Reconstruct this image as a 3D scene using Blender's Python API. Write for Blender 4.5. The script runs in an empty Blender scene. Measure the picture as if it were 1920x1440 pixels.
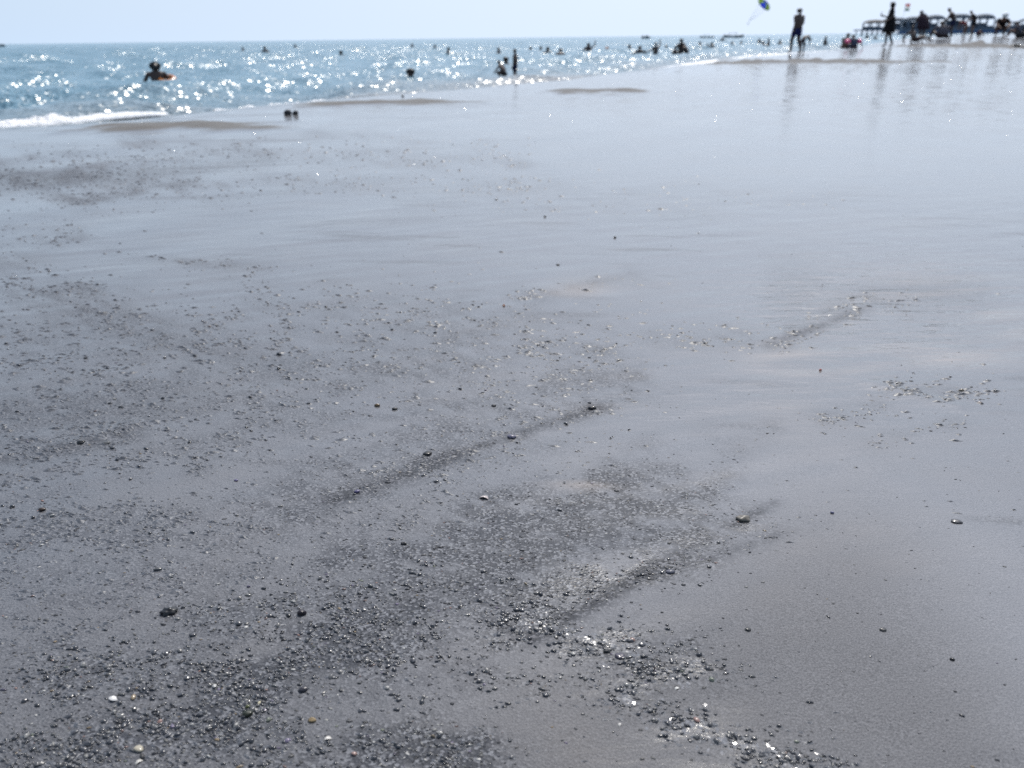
import bpy, bmesh, math, random
import numpy as np
from mathutils import Vector, Matrix

random.seed(7)
RNG = np.random.default_rng(11)
SC = bpy.context.scene
COL = SC.collection

# ------------------------------------------------------------------ camera, sky, sun, exposure
FPX, HCAM, ROLL = 1450.0, 0.65, 0.0125
PITCH = math.atan(649 / FPX)
cp, sp, cr, sr = math.cos(PITCH), math.sin(PITCH), math.cos(ROLL), math.sin(ROLL)
FWD = np.array([0, cp, -sp]); UP0 = np.array([0, sp, cp]); RT0 = np.array([1.0, 0, 0])
UP = cr * UP0 + sr * RT0
RT = cr * RT0 - sr * UP0
CAMP = np.array([0, 0, HCAM])
cam_d = bpy.data.cameras.new('camera')
cam = bpy.data.objects.new('camera', cam_d); COL.objects.link(cam)
M = Matrix.Identity(4)
for i in range(3):
    M[i][0], M[i][1], M[i][2], M[i][3] = RT[i], UP[i], -FWD[i], CAMP[i]
cam.matrix_world = M
cam_d.sensor_width = 36; cam_d.lens = 36 * FPX / 1920
cam_d.clip_start = 0.02; cam_d.clip_end = 40000
cam_d.dof.use_dof = True
cam_d.dof.focus_distance = 1.15
cam_d.dof.aperture_fstop = 5.2
SC.camera = cam

HAZE_H = 0.55
SUN_EL, SUN_AZ = math.radians(57.5), math.radians(19)      # azimuth to the right of the view axis (+Y)
W = bpy.data.worlds.new('World'); SC.world = W; W.use_nodes = True
wn = W.node_tree.nodes; wl = W.node_tree.links
sky = wn.new('ShaderNodeTexSky'); sky.sky_type = 'NISHITA'; sky.sun_disc = False
sky.sun_elevation = SUN_EL; sky.sun_rotation = SUN_AZ
sky.air_density = 1.0; sky.dust_density = 1.5; sky.ozone_density = 1.5; sky.altitude = 0
# pale sea haze low over the horizon, a little brighter towards the sun
def wnode(t, **k):
    n = wn.new(t)
    for a, b in k.items(): setattr(n, a, b)
    return n
wtc = wnode('ShaderNodeTexCoord'); wsep = wnode('ShaderNodeSeparateXYZ'); wl.new(wtc.outputs['Generated'], wsep.inputs[0])
def wmath(op, a, b=None):
    n = wnode('ShaderNodeMath', operation=op)
    for i, v in enumerate((a, b)):
        if v is None: continue
        if isinstance(v, (int, float)): n.inputs[i].default_value = v
        else: wl.new(v, n.inputs[i])
    return n.outputs[0]
haze_f = wmath('MULTIPLY', wmath('POWER', 2.718, wmath('MULTIPLY', wmath('MAXIMUM', wsep.outputs[2], 0.0), -1 / HAZE_H)), .97)
wd = wnode('ShaderNodeVectorMath', operation='DOT_PRODUCT'); wl.new(wtc.outputs['Generated'], wd.inputs[0])
wd.inputs[1].default_value = (math.sin(SUN_AZ), math.cos(SUN_AZ), 0)
wr_ = wnode('ShaderNodeMapRange'); wl.new(wd.outputs['Value'], wr_.inputs[0]); wr_.inputs[1].default_value = .45; wr_.inputs[2].default_value = 1.0
hz = wnode('ShaderNodeMix', data_type='RGBA'); wl.new(wr_.outputs[0], hz.inputs[0])
hz.inputs[6].default_value = (5.4, 7.0, 9.0, 1); hz.inputs[7].default_value = (7.2, 8.45, 10.3, 1)
wmx = wnode('ShaderNodeMix', data_type='RGBA'); wl.new(haze_f, wmx.inputs[0]); wl.new(sky.outputs[0], wmx.inputs[6]); wl.new(hz.outputs[2], wmx.inputs[7])
# bright haze around the sun
wd3 = wnode('ShaderNodeVectorMath', operation='DOT_PRODUCT'); wl.new(wtc.outputs['Generated'], wd3.inputs[0])
wd3.inputs[1].default_value = (math.sin(SUN_AZ) * math.cos(SUN_EL), math.cos(SUN_AZ) * math.cos(SUN_EL), math.sin(SUN_EL))
aur = wmath('MULTIPLY', wmath('POWER', wmath('MAXIMUM', wd3.outputs['Value'], 0.0), 7.0), 21.0)
wad = wnode('ShaderNodeMix', data_type='RGBA', blend_type='ADD'); wad.inputs[0].default_value = 1.0
wl.new(wmx.outputs[2], wad.inputs[6]); aut = wnode('ShaderNodeMix', data_type='RGBA', blend_type='MULTIPLY'); aut.inputs[0].default_value = 1.0; wl.new(aur, aut.inputs[6]); aut.inputs[7].default_value = (.90, .96, 1.10, 1)
wl.new(aut.outputs[2], wad.inputs[7])
wl.new(wad.outputs[2], wn['Background'].inputs[0]); wn['Background'].inputs[1].default_value = 0.1
sl = bpy.data.lights.new('sun', 'SUN'); sl.energy = 4.0; sl.angle = math.radians(0.53); sl.color = (1, 0.95, 0.87)
sun = bpy.data.objects.new('sun', sl); COL.objects.link(sun)
sd = Vector((math.sin(SUN_AZ) * math.cos(SUN_EL), math.cos(SUN_AZ) * math.cos(SUN_EL), math.sin(SUN_EL)))
sun.rotation_euler = sd.to_track_quat('Z', 'Y').to_euler(); sun.location = (20, 40, 60)
SC.view_settings.view_transform = 'Standard'; SC.view_settings.look = 'None'
SC.view_settings.exposure = 0.08; SC.view_settings.gamma = 1.0
SC.render.engine = 'CYCLES'
SC.cycles.use_denoising = False
SC.cycles.sample_clamp_indirect = 4.0
SC.cycles.sample_clamp_direct = 250.0
SC.cycles.max_bounces = 5
SC.cycles.caustics_reflective = False; SC.cycles.caustics_refractive = False
SC.render.film_transparent = False

# ------------------------------------------------------------------ helpers
def ray(px, py):
    d = FWD * FPX + RT * (px - 960) + UP * (720 - py)
    return d / np.linalg.norm(d)

def on_plane(px, py, z=0.0):
    d = ray(px, py)
    t = (z - HCAM) / d[2]
    return CAMP + d * t

def on_plane_v(px, py, z=0.0):
    px = np.asarray(px, float); py = np.asarray(py, float)
    d = FWD[None] * FPX + RT[None] * (px - 960)[:, None] + UP[None] * (720 - py)[:, None]
    t = (z - HCAM) / d[:, 2]
    return CAMP[None] + d * t[:, None]

def at_depth(px, py, depth):
    d = ray(px, py)
    return CAMP + d * (depth / (d @ FWD))

def project(P):
    q = P - CAMP
    f = q @ FWD
    f = np.where(f < 0.02, 0.02, f)
    return 960 + FPX * (q @ RT) / f, 720 - FPX * (q @ UP) / f, f

def tag(o, label=None, cat=None, group=None, kind=None):
    if label: o['label'] = label
    if cat: o['category'] = cat
    if group: o['group'] = group
    if kind: o['kind'] = kind
    return o

def empty(name, loc=(0, 0, 0), rz=0.0):
    o = bpy.data.objects.new(name, None); COL.objects.link(o)
    o.location = loc; o.rotation_euler = (0, 0, rz); o.empty_display_size = 0.1
    return o

def link_mesh(name, me, mat, parent=None, smooth=True):
    o = bpy.data.objects.new(name, me); COL.objects.link(o)
    if mat: me.materials.append(mat)
    if smooth and len(me.polygons):
        me.polygons.foreach_set('use_smooth', np.ones(len(me.polygons), bool))
    if parent: o.parent = parent
    return o

def np_mesh(name, V, F, attrs=None, color=None):
    """V (n,3) floats, F (m,k) ints -> mesh"""
    me = bpy.data.meshes.new(name)
    n, (m, k) = len(V), F.shape
    me.vertices.add(n); me.vertices.foreach_set('co', np.ascontiguousarray(V, np.float32).ravel())
    me.loops.add(m * k); me.loops.foreach_set('vertex_index', np.ascontiguousarray(F, np.int32).ravel())
    me.polygons.add(m)
    me.polygons.foreach_set('loop_start', np.arange(0, m * k, k, dtype=np.int32))
    me.polygons.foreach_set('loop_total', np.full(m, k, np.int32))
    for nm, a in (attrs or {}).items():
        at = me.attributes.new(nm, 'FLOAT', 'POINT'); at.data.foreach_set('value', np.ascontiguousarray(a, np.float32))
    if color is not None:
        at = me.attributes.new('tint', 'FLOAT_COLOR', 'POINT')
        at.data.foreach_set('color', np.ascontiguousarray(color, np.float32).ravel())
    me.update(calc_edges=True)
    return me

def obj(name, bm, mat, parent=None, smooth=True):
    me = bpy.data.meshes.new(name); bm.normal_update(); bm.to_mesh(me); bm.free()
    return link_mesh(name, me, mat, parent, smooth)

def sm(a, b, x):
    t = np.clip((x - a) / (b - a), 0, 1)
    return t * t * (3 - 2 * t)

class Waves:
    """smooth band-limited random field: a sum of plane waves (sx, sy: wavelength ranges along t and s)"""
    def __init__(self, n, l0, l1, stretch=1.0, ang=0.0, seed=1):
        r = np.random.default_rng(seed)
        lam = l0 * (l1 / l0) ** r.random(n)
        th = r.random(n) * 2 * math.pi
        kx, ky = np.cos(th) / lam * 2 * math.pi, np.sin(th) / lam * 2 * math.pi
        kx = kx / stretch
        c, s = math.cos(ang), math.sin(ang)
        self.kx, self.ky = c * kx - s * ky, s * kx + c * ky
        self.ph = r.random(n) * 6.283; self.n = n
    def __call__(self, x, y):
        o = np.zeros_like(x)
        for a, b, p in zip(self.kx, self.ky, self.ph):
            o += np.sin(a * x + b * y + p)
        return o / math.sqrt(self.n / 2)

# ------------------------------------------------------------------ node materials
def mat_new(name):
    m = bpy.data.materials.new(name); m.use_nodes = True
    nt = m.node_tree
    return m, nt, nt.nodes['Principled BSDF']

def nd(nt, typ, **kw):
    n = nt.nodes.new(typ)
    for k, v in kw.items():
        if k.startswith('i_'):
            n.inputs[k[2:]].default_value = v
        else:
            setattr(n, k, v)
    return n

def noise(nt, scale, detail=2, rough=0.5, vec=None, out=0):
    n = nd(nt, 'ShaderNodeTexNoise'); n.inputs['Scale'].default_value = scale
    n.inputs['Detail'].default_value = detail; n.inputs['Roughness'].default_value = rough
    if vec is not None: nt.links.new(vec, n.inputs['Vector'])
    return n.outputs[out]

def ramp(nt, src, a, b, ca=0.0, cb=1.0):
    n = nd(nt, 'ShaderNodeMapRange'); nt.links.new(src, n.inputs[0])
    for i, v in zip((1, 2, 3, 4), (a, b, ca, cb)): n.inputs[i].default_value = v
    n.interpolation_type = 'SMOOTHSTEP' if (ca, cb) == (0.0, 1.0) else 'LINEAR'
    return n.outputs[0]

def math_n(nt, op, a, b=None):
    n = nd(nt, 'ShaderNodeMath', operation=op)
    for i, v in enumerate((a, b)):
        if v is None: continue
        if isinstance(v, (int, float)): n.inputs[i].default_value = v
        else: nt.links.new(v, n.inputs[i])
    return n.outputs[0]

def mixc(nt, fac, a, b):
    n = nd(nt, 'ShaderNodeMix', data_type='RGBA')
    for i, v in ((0, fac), (6, a), (7, b)):
        if isinstance(v, (int, float)): n.inputs[i].default_value = v
        elif isinstance(v, tuple): n.inputs[i].default_value = (*v, 1) if len(v) == 3 else v
        else: nt.links.new(v, n.inputs[i])
    return n.outputs[2]

def attr(nt, name, out='Fac'):
    n = nd(nt, 'ShaderNodeAttribute'); n.attribute_name = name
    return n.outputs[out]

def bump(nt, h, strength, dist, normal=None):
    n = nd(nt, 'ShaderNodeBump'); n.inputs['Strength'].default_value = strength
    n.inputs['Distance'].default_value = dist
    nt.links.new(h, n.inputs['Height'])
    if normal is not None: nt.links.new(normal, n.inputs['Normal'])
    return n.outputs[0]

def simple(name, col, rough=0.6, var=0.25, scale=8.0, coat=0.0, spec=0.5, bstr=0.0, bscale=60):
    m, nt, b = mat_new(name)
    tc = nd(nt, 'ShaderNodeTexCoord').outputs['Object']
    f = noise(nt, scale, 4, 0.6, tc)
    nt.links.new(mixc(nt, f, tuple(c * (1 - var) for c in col), tuple(min(1, c * (1 + var)) for c in col)), b.inputs['Base Color'])
    b.inputs['Roughness'].default_value = rough
    b.inputs['Specular IOR Level'].default_value = spec
    b.inputs['Coat Weight'].default_value = coat; b.inputs['Coat Roughness'].default_value = 0.12
    if bstr:
        nt.links.new(bump(nt, noise(nt, bscale, 3, 0.6, tc), bstr, 0.01), b.inputs['Normal'])
    return m

# ------------------------------------------------------------------ the lie of the beach
SEA = -0.40
ORG = np.array([-2.8, 6.6]); DT = np.array([0.57, 0.82]); DS = np.array([0.82, -0.57])
EDGE_PX = [(-260, 268), (0, 241), (130, 232), (340, 214), (540, 192), (830, 168), (1000, 154), (1230, 132), (1330, 119),
           (1490, 99), (1600, 90), (1720, 78), (1900, 71)]
E3 = on_plane_v([p[0] for p in EDGE_PX], [p[1] for p in EDGE_PX])[:, :2]
ET = (E3 - ORG) @ DT; ES = (E3 - ORG) @ DS
_o = np.argsort(ET); ET, ES = ET[_o], ES[_o]

# low ridges of drier sand, (points in the picture, height m, half width m); unprojected to the ground
RIDGES = [
    ([(120, 238, .0), (200, 238, .055), (330, 238, .06), (470, 241, .035), (600, 243, .0)], .30),
    ([(520, 194, .0), (600, 193, .05), (700, 192, .055), (820, 193, .04), (960, 195, .0)], .36),
    ([(985, 171, .0), (1060, 171, .05), (1180, 171, .05), (1260, 171, .0)], .40),
    ([(1340, 122, .0), (1400, 118, .11), (1500, 117, .13), (1640, 117, .10), (1700, 116, .05), (1760, 113, .0)], .9),
    ([(1660, 96, .0), (1720, 95, .10), (1780, 95, .14), (1830, 95, .28), (1860, 95, .15), (1920, 95, .12), (2100, 95, .1)], 1.3),
]
RG = []
for pts, w in RIDGES:
    P = on_plane_v([p[0] for p in pts], [p[1] for p in pts])[:, :2]
    RG.append((P, np.array([p[2] for p in pts]), w))
# small furrows and swash marks near the camera: (points px, height m, half width m)
FURROWS = [
    ([(1330, 665), (1440, 640), (1540, 600), (1640, 560)], .003, .02),
    ([(0, 850), (120, 835), (240, 800)], .004, .02),
    ([(1560, 700), (1680, 730), (1790, 760)], .004, .02),
    ([(0, 330), (120, 312), (320, 300)], .007, .14),
    ([(150, 1340), (330, 1270), (480, 1200)], .004, .03),
]
FU = [(on_plane_v([p[0] for p in pts], [p[1] for p in pts])[:, :2], h, w) for pts, h, w in FURROWS]

def poly_dist(x, y, P, vals=None):
    best = np.full(x.shape, 1e9); val = np.zeros(x.shape)
    for i in range(len(P) - 1):
        a, b = P[i], P[i + 1]; ab = b - a
        t = np.clip(((x - a[0]) * ab[0] + (y - a[1]) * ab[1]) / (ab @ ab), 0, 1)
        d = np.hypot(x - a[0] - t * ab[0], y - a[1] - t * ab[1])
        m = d < best
        best = np.where(m, d, best)
        if vals is not None: val = np.where(m, vals[i] + (vals[i + 1] - vals[i]) * t, val)
    return best, val

WD = Waves(16, .25, 1.6, 2.0, math.atan2(DT[1], DT[0]), 43)
WE = Waves(16, .8, 5.0, 1.6, math.atan2(DT[1], DT[0]), 41)
WA = Waves(18, .5, 2.6, 3.0, math.atan2(DT[1], DT[0]), 3)
WB = Waves(22, .05, .25, 2.2, math.atan2(DT[1], DT[0]) - .5, 4)
WC = Waves(14, 2.5, 8.0, 2.5, math.atan2(DT[1], DT[0]), 5)
WR = Waves(16, .04, .10, 4.0, .35, 6)

def ridge_h(x, y):
    o = np.zeros(x.shape)
    for P, hv, w in RG:
        d, v = poly_dist(x, y, P, hv)
        o = np.maximum(o, .45 * v * np.clip(1 + .35 * WD(x, y), .3, 2) * np.exp(-(d * np.clip(1 + .3 * WD(y, x), .5, 1.6) / w) ** 2))
    return o

def edge_s(x, y):
    t = (x - ORG[0]) * DT[0] + (y - ORG[1]) * DT[1]
    s = (x - ORG[0]) * DS[0] + (y - ORG[1]) * DS[1]
    return s - np.interp(t, ET, ES) + .22 * WE(x, y) * (.4 + .6 * sm(6, 14, t)), t

def ground_h(x, y, fine=True):
    x = np.asarray(x, float); y = np.asarray(y, float)
    s, t = edge_s(x, y)
    drop = 0.30 * np.log1p(np.exp(np.clip(-s / 0.30, -40, 40)))
    h = -0.12 * drop
    r = np.hypot(x, y)
    h = np.maximum(h, -2.5 + 0 * h)
    u = x - 0.42 * y
    far = .15 * sm(-.3, .6, u) * sm(25, 33, y) + .16 * sm(.6, 3.5, u) * sm(34, 46, y) + .13 * sm(3.5, 7.5, u) * sm(38, 50, y)
    h = h + far * sm(-6, 1, s) - .34 * sm(33, 44, y) * sm(.2, 1.2, -u) * sm(-1, 0, s)
    h = h + 0.004 * WC(x, y) * sm(2.5, 7, r) * (1 - .7 * sm(9, 16, r))
    h = h + 0.0014 * WA(x, y) * (1 - sm(6, 12, r))
    if fine:
        h = h + 0.0006 * WB(x, y) * (1 - sm(2.5, 5, r))
    h = h + ridge_h(x, y)
    for P, a, w in FU:
        d, _ = poly_dist(x, y, P)
        h = h + a * np.exp(-(d / w) ** 2) * (0.75 + .35 * WB(x * 1.0, y * 1.0))
    return h

def h1(x, y): return float(ground_h(np.array([x]), np.array([y]))[0])

def on_ground(px, py):
    """the point of the beach (or of the water where the beach lies under it) seen at a pixel"""
    d = ray(px, py); t = 0.4
    while t < 400:
        p = CAMP + d * t
        if p[2] <= max(h1(p[0], p[1]), SEA): return p
        t += max(0.003, 0.004 * t)
    return p

# where pebbles and coarse grit lie: thick strokes (x0, y0, x1, y1, half thickness px, lumps, grit)
BANDS = [
    (110, 1440, 420, 1335, 55, 1.0, .8), (300, 1400, 780, 1420, 45, .55, .4), (170, 1275, 640, 1245, 55, .8, .6),
    (430, 1160, 820, 1180, 45, .65, .6), (420, 1330, 790, 1120, 50, .5, 1.0), (690, 1400, 890, 1425, 40, .25, 1.0),
    (0, 1060, 300, 1095, 35, .6, .4), (0, 1150, 170, 1175, 22, .5, .2), (0, 985, 420, 1010, 40, .7, .5),
    (300, 1070, 600, 1110, 30, .6, .4), (560, 1110, 1000, 1125, 30, .6, .5), (840, 1040, 1190, 960, 70, .12, 1.0),
    (800, 1090, 1060, 1080, 50, .2, .9), (950, 1165, 1200, 1245, 40, .9, .7), (1100, 1215, 1310, 1275, 30, .7, .5),
    (1170, 1300, 1490, 1435, 30, .8, .3), (600, 1190, 960, 1270, 30, .45, .3), (1040, 1150, 1270, 1040, 20, .7, 1.1), (1010, 1185, 1260, 1046, 8, .9, 1.2),
    (1270, 1040, 1400, 972, 12, .12, .4), (1290, 1080, 1460, 1000, 22, .25, .3),
    (0, 860, 230, 815, 25, .6, .6), (0, 770, 330, 745, 45, .35, .6), (180, 720, 540, 775, 35, .5, .5),
    (130, 575, 300, 620, 25, .5, .6), (280, 620, 540, 690, 45, .45, .4), (540, 590, 1000, 640, 60, .45, .3),
    (520, 700, 860, 690, 40, .3, .4), (640, 930, 850, 855, 18, .4, 1.1), (850, 855, 1115, 765, 14, .4, 1.0), (650, 925, 860, 850, 7, .8, 1.2),
    (560, 960, 880, 830, 50, .2, .7), (970, 770, 1120, 720, 45, .15, .8), (1000, 560, 1160, 520, 14, .5, .3),
    (1240, 640, 1440, 645, 22, .4, .4), (1440, 645, 1620, 570, 14, .35, .4), (1600, 570, 1700, 562, 12, .4, .3),
    (1560, 785, 1640, 765, 14, .35, .5), (1690, 730, 1790, 740, 14, .55, .4), (1650, 830, 1760, 800, 14, .5, .5),
    (0, 500, 110, 560, 40, .5, .6), (0, 455, 130, 440, 14, .6, .9), (220, 480, 480, 500, 10, .5, .4),
    (60, 340, 330, 345, 30, .7, 1.0), (-80, 335, 130, 332, 24, .9, 1.9), (80, 300, 480, 290, 16, .5, .7),
    (300, 275, 900, 300, 22, .45, .55), (420, 340, 980, 345, 18, .4, .4), (600, 255, 900, 275, 10, .3, .5),
    (1000, 350, 1500, 370, 16, .10, .25), (800, 380, 1300, 400, 14, .12, .25),
]
SCAT = Waves(20, 60, 260, 1.8, -.2, 9)
SCA3 = Waves(24, 16, 80, 2.2, .16, 29)
SCAF = Waves(24, 14, 60, 7.0, -.04, 19)
SCA2 = Waves(20, 14, 60, 2.5, .12, 10)
def density(px, py):
    px = np.asarray(px, float); py = np.asarray(py, float)
    L = np.zeros(px.shape); G = np.zeros(px.shape)
    wob = np.where(py < 430, SCAF(px, py), SCAT(px, py)); wo2 = SCA2(px, py)
    for x0, y0, x1, y1, w, l, g in BANDS:
        ab = np.array([x1 - x0, y1 - y0], float)
        t = np.clip(((px - x0) * ab[0] + (py - y0) * ab[1]) / (ab @ ab), -.06, 1.06)
        dx, dy = px - x0 - t * ab[0], py - y0 - t * ab[1]
        q = np.sqrt((dx * .5) ** 2 + dy ** 2) / (w * 1.25)
        k = np.exp(-np.clip(q + .28 * wob, 0, 9) ** 2)
        L = np.maximum(L, l * k); G = np.maximum(G, g * k)
    left = sm(520, 640, py) * (1 - sm(850, 1250, px + .25 * (py - 900))) * (1 - .55 * sm(1180, 1400, py))
    L = np.maximum(L, .34 * left * np.clip(.55 + .55 * wob, 0, 1.3)); G = np.maximum(G, .30 * left * np.clip(.5 + .6 * wob, 0, 1.2))
    return L, G * np.clip(.85 + .25 * wo2, .3, 1.2) * (.50 + .50 * sm(380, 560, py))

# ------------------------------------------------------------------ beach mesh (a polar sheet centred on the photographer's feet)
def polar(r0, r1, nr, a0, a1, na):
    r = r0 * (r1 / r0) ** np.linspace(0, 1, nr)
    if isinstance(na, tuple):      # dense inside +-na[2] degrees, coarse outside
        c = math.radians(na[2])
        a = np.concatenate([np.linspace(a0, -c, na[1])[:-1], np.linspace(-c, c, na[0]), np.linspace(c, a1, na[1])[1:]]); na = len(a)
    else: a = np.linspace(a0, a1, na)
    R, A = np.meshgrid(r, a, indexing='ij')
    X, Y = R * np.sin(A), R * np.cos(A)
    idx = np.arange(nr * na).reshape(nr, na)
    F = np.stack([idx[:-1, :-1], idx[:-1, 1:], idx[1:, 1:], idx[1:, :-1]], -1).reshape(-1, 4)[:, ::-1]
    return X.ravel(), Y.ravel(), F

def sand_material():
    m, nt, b = mat_new('wet_sand')
    g = attr(nt, 'gravel'); d = attr(nt, 'dry'); ta = attr(nt, 'tan_patch')
    pos = nd(nt, 'ShaderNodeNewGeometry').outputs['Position']
    grain = noise(nt, 620, 2, .7, pos)
    blot = noise(nt, 9, 4, .6, pos)
    base = mixc(nt, ramp(nt, grain, .30, .70), (.052, .052, .055), (.146, .145, .152))
    base = mixc(nt, math_n(nt, 'MULTIPLY', blot, .35), base, (.068, .067, .071))
    base = mixc(nt, math_n(nt, 'MULTIPLY', ramp(nt, noise(nt, 2.6, 3, .6, pos), .42, .68), .22), base, (.118, .104, .092))
    flk = nd(nt, 'ShaderNodeTexVoronoi'); flk.inputs['Scale'].default_value = 300; flk.inputs['Randomness'].default_value = 1
    mp = nd(nt, 'ShaderNodeMapping'); mp.inputs['Scale'].default_value = (1, 1.3, 1); nt.links.new(pos, mp.inputs[0]); nt.links.new(mp.outputs[0], flk.inputs['Vector'])
    fc = nd(nt, 'ShaderNodeSeparateColor'); nt.links.new(flk.outputs['Color'], fc.inputs[0])
    grit = mixc(nt, ramp(nt, fc.outputs[0], .55, .95), (.020, .023, .031), (.17, .175, .19))
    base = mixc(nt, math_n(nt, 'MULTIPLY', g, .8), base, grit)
    tr_ = attr(nt, 'trail')
    base = mixc(nt, tr_, base, mixc(nt, ramp(nt, fc.outputs[0], .6, .95), (.022, .024, .029), (.10, .10, .11)))
    base = mixc(nt, ta, base, (.26, .215, .18))
    dryc = mixc(nt, noise(nt, 40, 4, .7, pos), (.075, .066, .055), (.14, .122, .102))
    base = mixc(nt, d, base, dryc)
    nt.links.new(base, b.inputs['Base Color'])
    b.inputs['Roughness'].default_value = .75
    nt.links.new(math_n(nt, 'SUBTRACT', .20, math_n(nt, 'MULTIPLY', d, .17)), b.inputs['Specular IOR Level'])
    cw = math_n(nt, 'SUBTRACT', 1.0, math_n(nt, 'MULTIPLY', d, .85))
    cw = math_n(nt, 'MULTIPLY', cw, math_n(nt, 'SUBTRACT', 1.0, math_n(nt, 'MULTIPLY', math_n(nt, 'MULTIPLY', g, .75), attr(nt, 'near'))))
    cw = math_n(nt, 'MULTIPLY', cw, math_n(nt, 'SUBTRACT', 1.0, math_n(nt, 'MULTIPLY', tr_, .8)))
    cw = math_n(nt, 'MULTIPLY', cw, attr(nt, 'wet'))
    b.inputs['Coat IOR'].default_value = 1.72
    cr_ = math_n(nt, 'ADD', math_n(nt, 'ADD', attr(nt, 'rough'), ramp(nt, noise(nt, 2.2, 3, .6, pos), .35, .65, -.03, .04)), math_n(nt, 'MULTIPLY', g, .22))
    cr_ = math_n(nt, 'MAXIMUM', math_n(nt, 'SUBTRACT', cr_, math_n(nt, 'MULTIPLY', attr(nt, 'film'), .02)), .06)
    nt.links.new(cr_, b.inputs['Coat Roughness'])
    n1 = bump(nt, grain, .35, .0012)
    n1 = bump(nt, flk.outputs['Distance'], .5, .002, n1)
    nt.links.new(n1, b.inputs['Normal'])
    # swash ripples in the water film, long across the beach
    mp2 = nd(nt, 'ShaderNodeMapping'); mp2.inputs['Rotation'].default_value = (0, 0, -.30); mp2.inputs['Scale'].default_value = (6, 22, 6)
    nt.links.new(pos, mp2.inputs[0])
    rip = math_n(nt, 'MULTIPLY', noise(nt, 1.0, 3, .55, mp2.outputs[0]), math_n(nt, 'ADD', .12, attr(nt, 'ripple')))
    n2 = bump(nt, rip, .8, .011)
    n2 = bump(nt, math_n(nt, 'MULTIPLY', flk.outputs['Distance'], g), .15, .002, n2)
    n2 = bump(nt, grain, .07, .0012, n2)
    # scattered wet dimples and grains whose little facets catch the sun
    vo = nd(nt, 'ShaderNodeTexVoronoi'); vo.inputs['Scale'].default_value = 170; nt.links.new(pos, vo.inputs['Vector'])
    vc = nd(nt, 'ShaderNodeSeparateColor'); nt.links.new(vo.outputs['Color'], vc.inputs[0])
    on = math_n(nt, 'LESS_THAN', vc.outputs[2], math_n(nt, 'MULTIPLY', attr(nt, 'spark'), .0035))
    vs = nd(nt, 'ShaderNodeVectorMath', operation='SUBTRACT'); nt.links.new(vo.outputs['Color'], vs.inputs[0]); vs.inputs[1].default_value = (.5, .5, .5)
    vm = nd(nt, 'ShaderNodeVectorMath', operation='MULTIPLY'); nt.links.new(vs.outputs[0], vm.inputs[0]); vm.inputs[1].default_value = (1.2, 1.2, 0)
    vk = nd(nt, 'ShaderNodeVectorMath', operation='SCALE'); nt.links.new(vm.outputs[0], vk.inputs[0]); nt.links.new(on, vk.inputs['Scale'])
    va = nd(nt, 'ShaderNodeVectorMath', operation='ADD'); nt.links.new(n2, va.inputs[0]); nt.links.new(vk.outputs[0], va.inputs[1])
    vo2 = nd(nt, 'ShaderNodeTexVoronoi'); vo2.inputs['Scale'].default_value = 330; nt.links.new(pos, vo2.inputs['Vector'])
    vc2 = nd(nt, 'ShaderNodeSeparateColor'); nt.links.new(vo2.outputs['Color'], vc2.inputs[0])
    on2 = math_n(nt, 'LESS_THAN', vc2.outputs[2], math_n(nt, 'MULTIPLY', attr(nt, 'glint'), .55))
    nt.links.new(math_n(nt, 'MAXIMUM', cw, math_n(nt, 'MULTIPLY', on2, .9)), b.inputs['Coat Weight'])
    vs2 = nd(nt, 'ShaderNodeVectorMath', operation='SUBTRACT'); nt.links.new(vo2.outputs['Color'], vs2.inputs[0]); vs2.inputs[1].default_value = (.5, .5, .5)
    vm2 = nd(nt, 'ShaderNodeVectorMath', operation='MULTIPLY'); nt.links.new(vs2.outputs[0], vm2.inputs[0]); vm2.inputs[1].default_value = (.55, .55, 0)
    vk2 = nd(nt, 'ShaderNodeVectorMath', operation='SCALE'); nt.links.new(vm2.outputs[0], vk2.inputs[0]); nt.links.new(on2, vk2.inputs['Scale'])
    va2 = nd(nt, 'ShaderNodeVectorMath', operation='ADD'); nt.links.new(va.outputs[0], va2.inputs[0]); nt.links.new(vk2.outputs[0], va2.inputs[1])
    # faint wind ripple on the standing film further off
    wn_ = nd(nt, 'ShaderNodeTexNoise'); wn_.inputs['Scale'].default_value = 7; wn_.inputs['Detail'].default_value = 3; nt.links.new(pos, wn_.inputs['Vector'])
    ws = nd(nt, 'ShaderNodeVectorMath', operation='SUBTRACT'); nt.links.new(wn_.outputs['Color'], ws.inputs[0]); ws.inputs[1].default_value = (.5, .5, .5)
    wm = nd(nt, 'ShaderNodeVectorMath', operation='MULTIPLY'); nt.links.new(ws.outputs[0], wm.inputs[0]); wm.inputs[1].default_value = (.22, .26, 0)
    wk = nd(nt, 'ShaderNodeVectorMath', operation='SCALE'); nt.links.new(wm.outputs[0], wk.inputs[0]); nt.links.new(attr(nt, 'wind'), wk.inputs['Scale'])
    va3 = nd(nt, 'ShaderNodeVectorMath', operation='ADD'); nt.links.new(va2.outputs[0], va3.inputs[0]); nt.links.new(wk.outputs[0], va3.inputs[1])
    vn = nd(nt, 'ShaderNodeVectorMath', operation='NORMALIZE'); nt.links.new(va3.outputs[0], vn.inputs[0])
    nt.links.new(vn.outputs[0], b.inputs['Coat Normal'])
    return m

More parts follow.
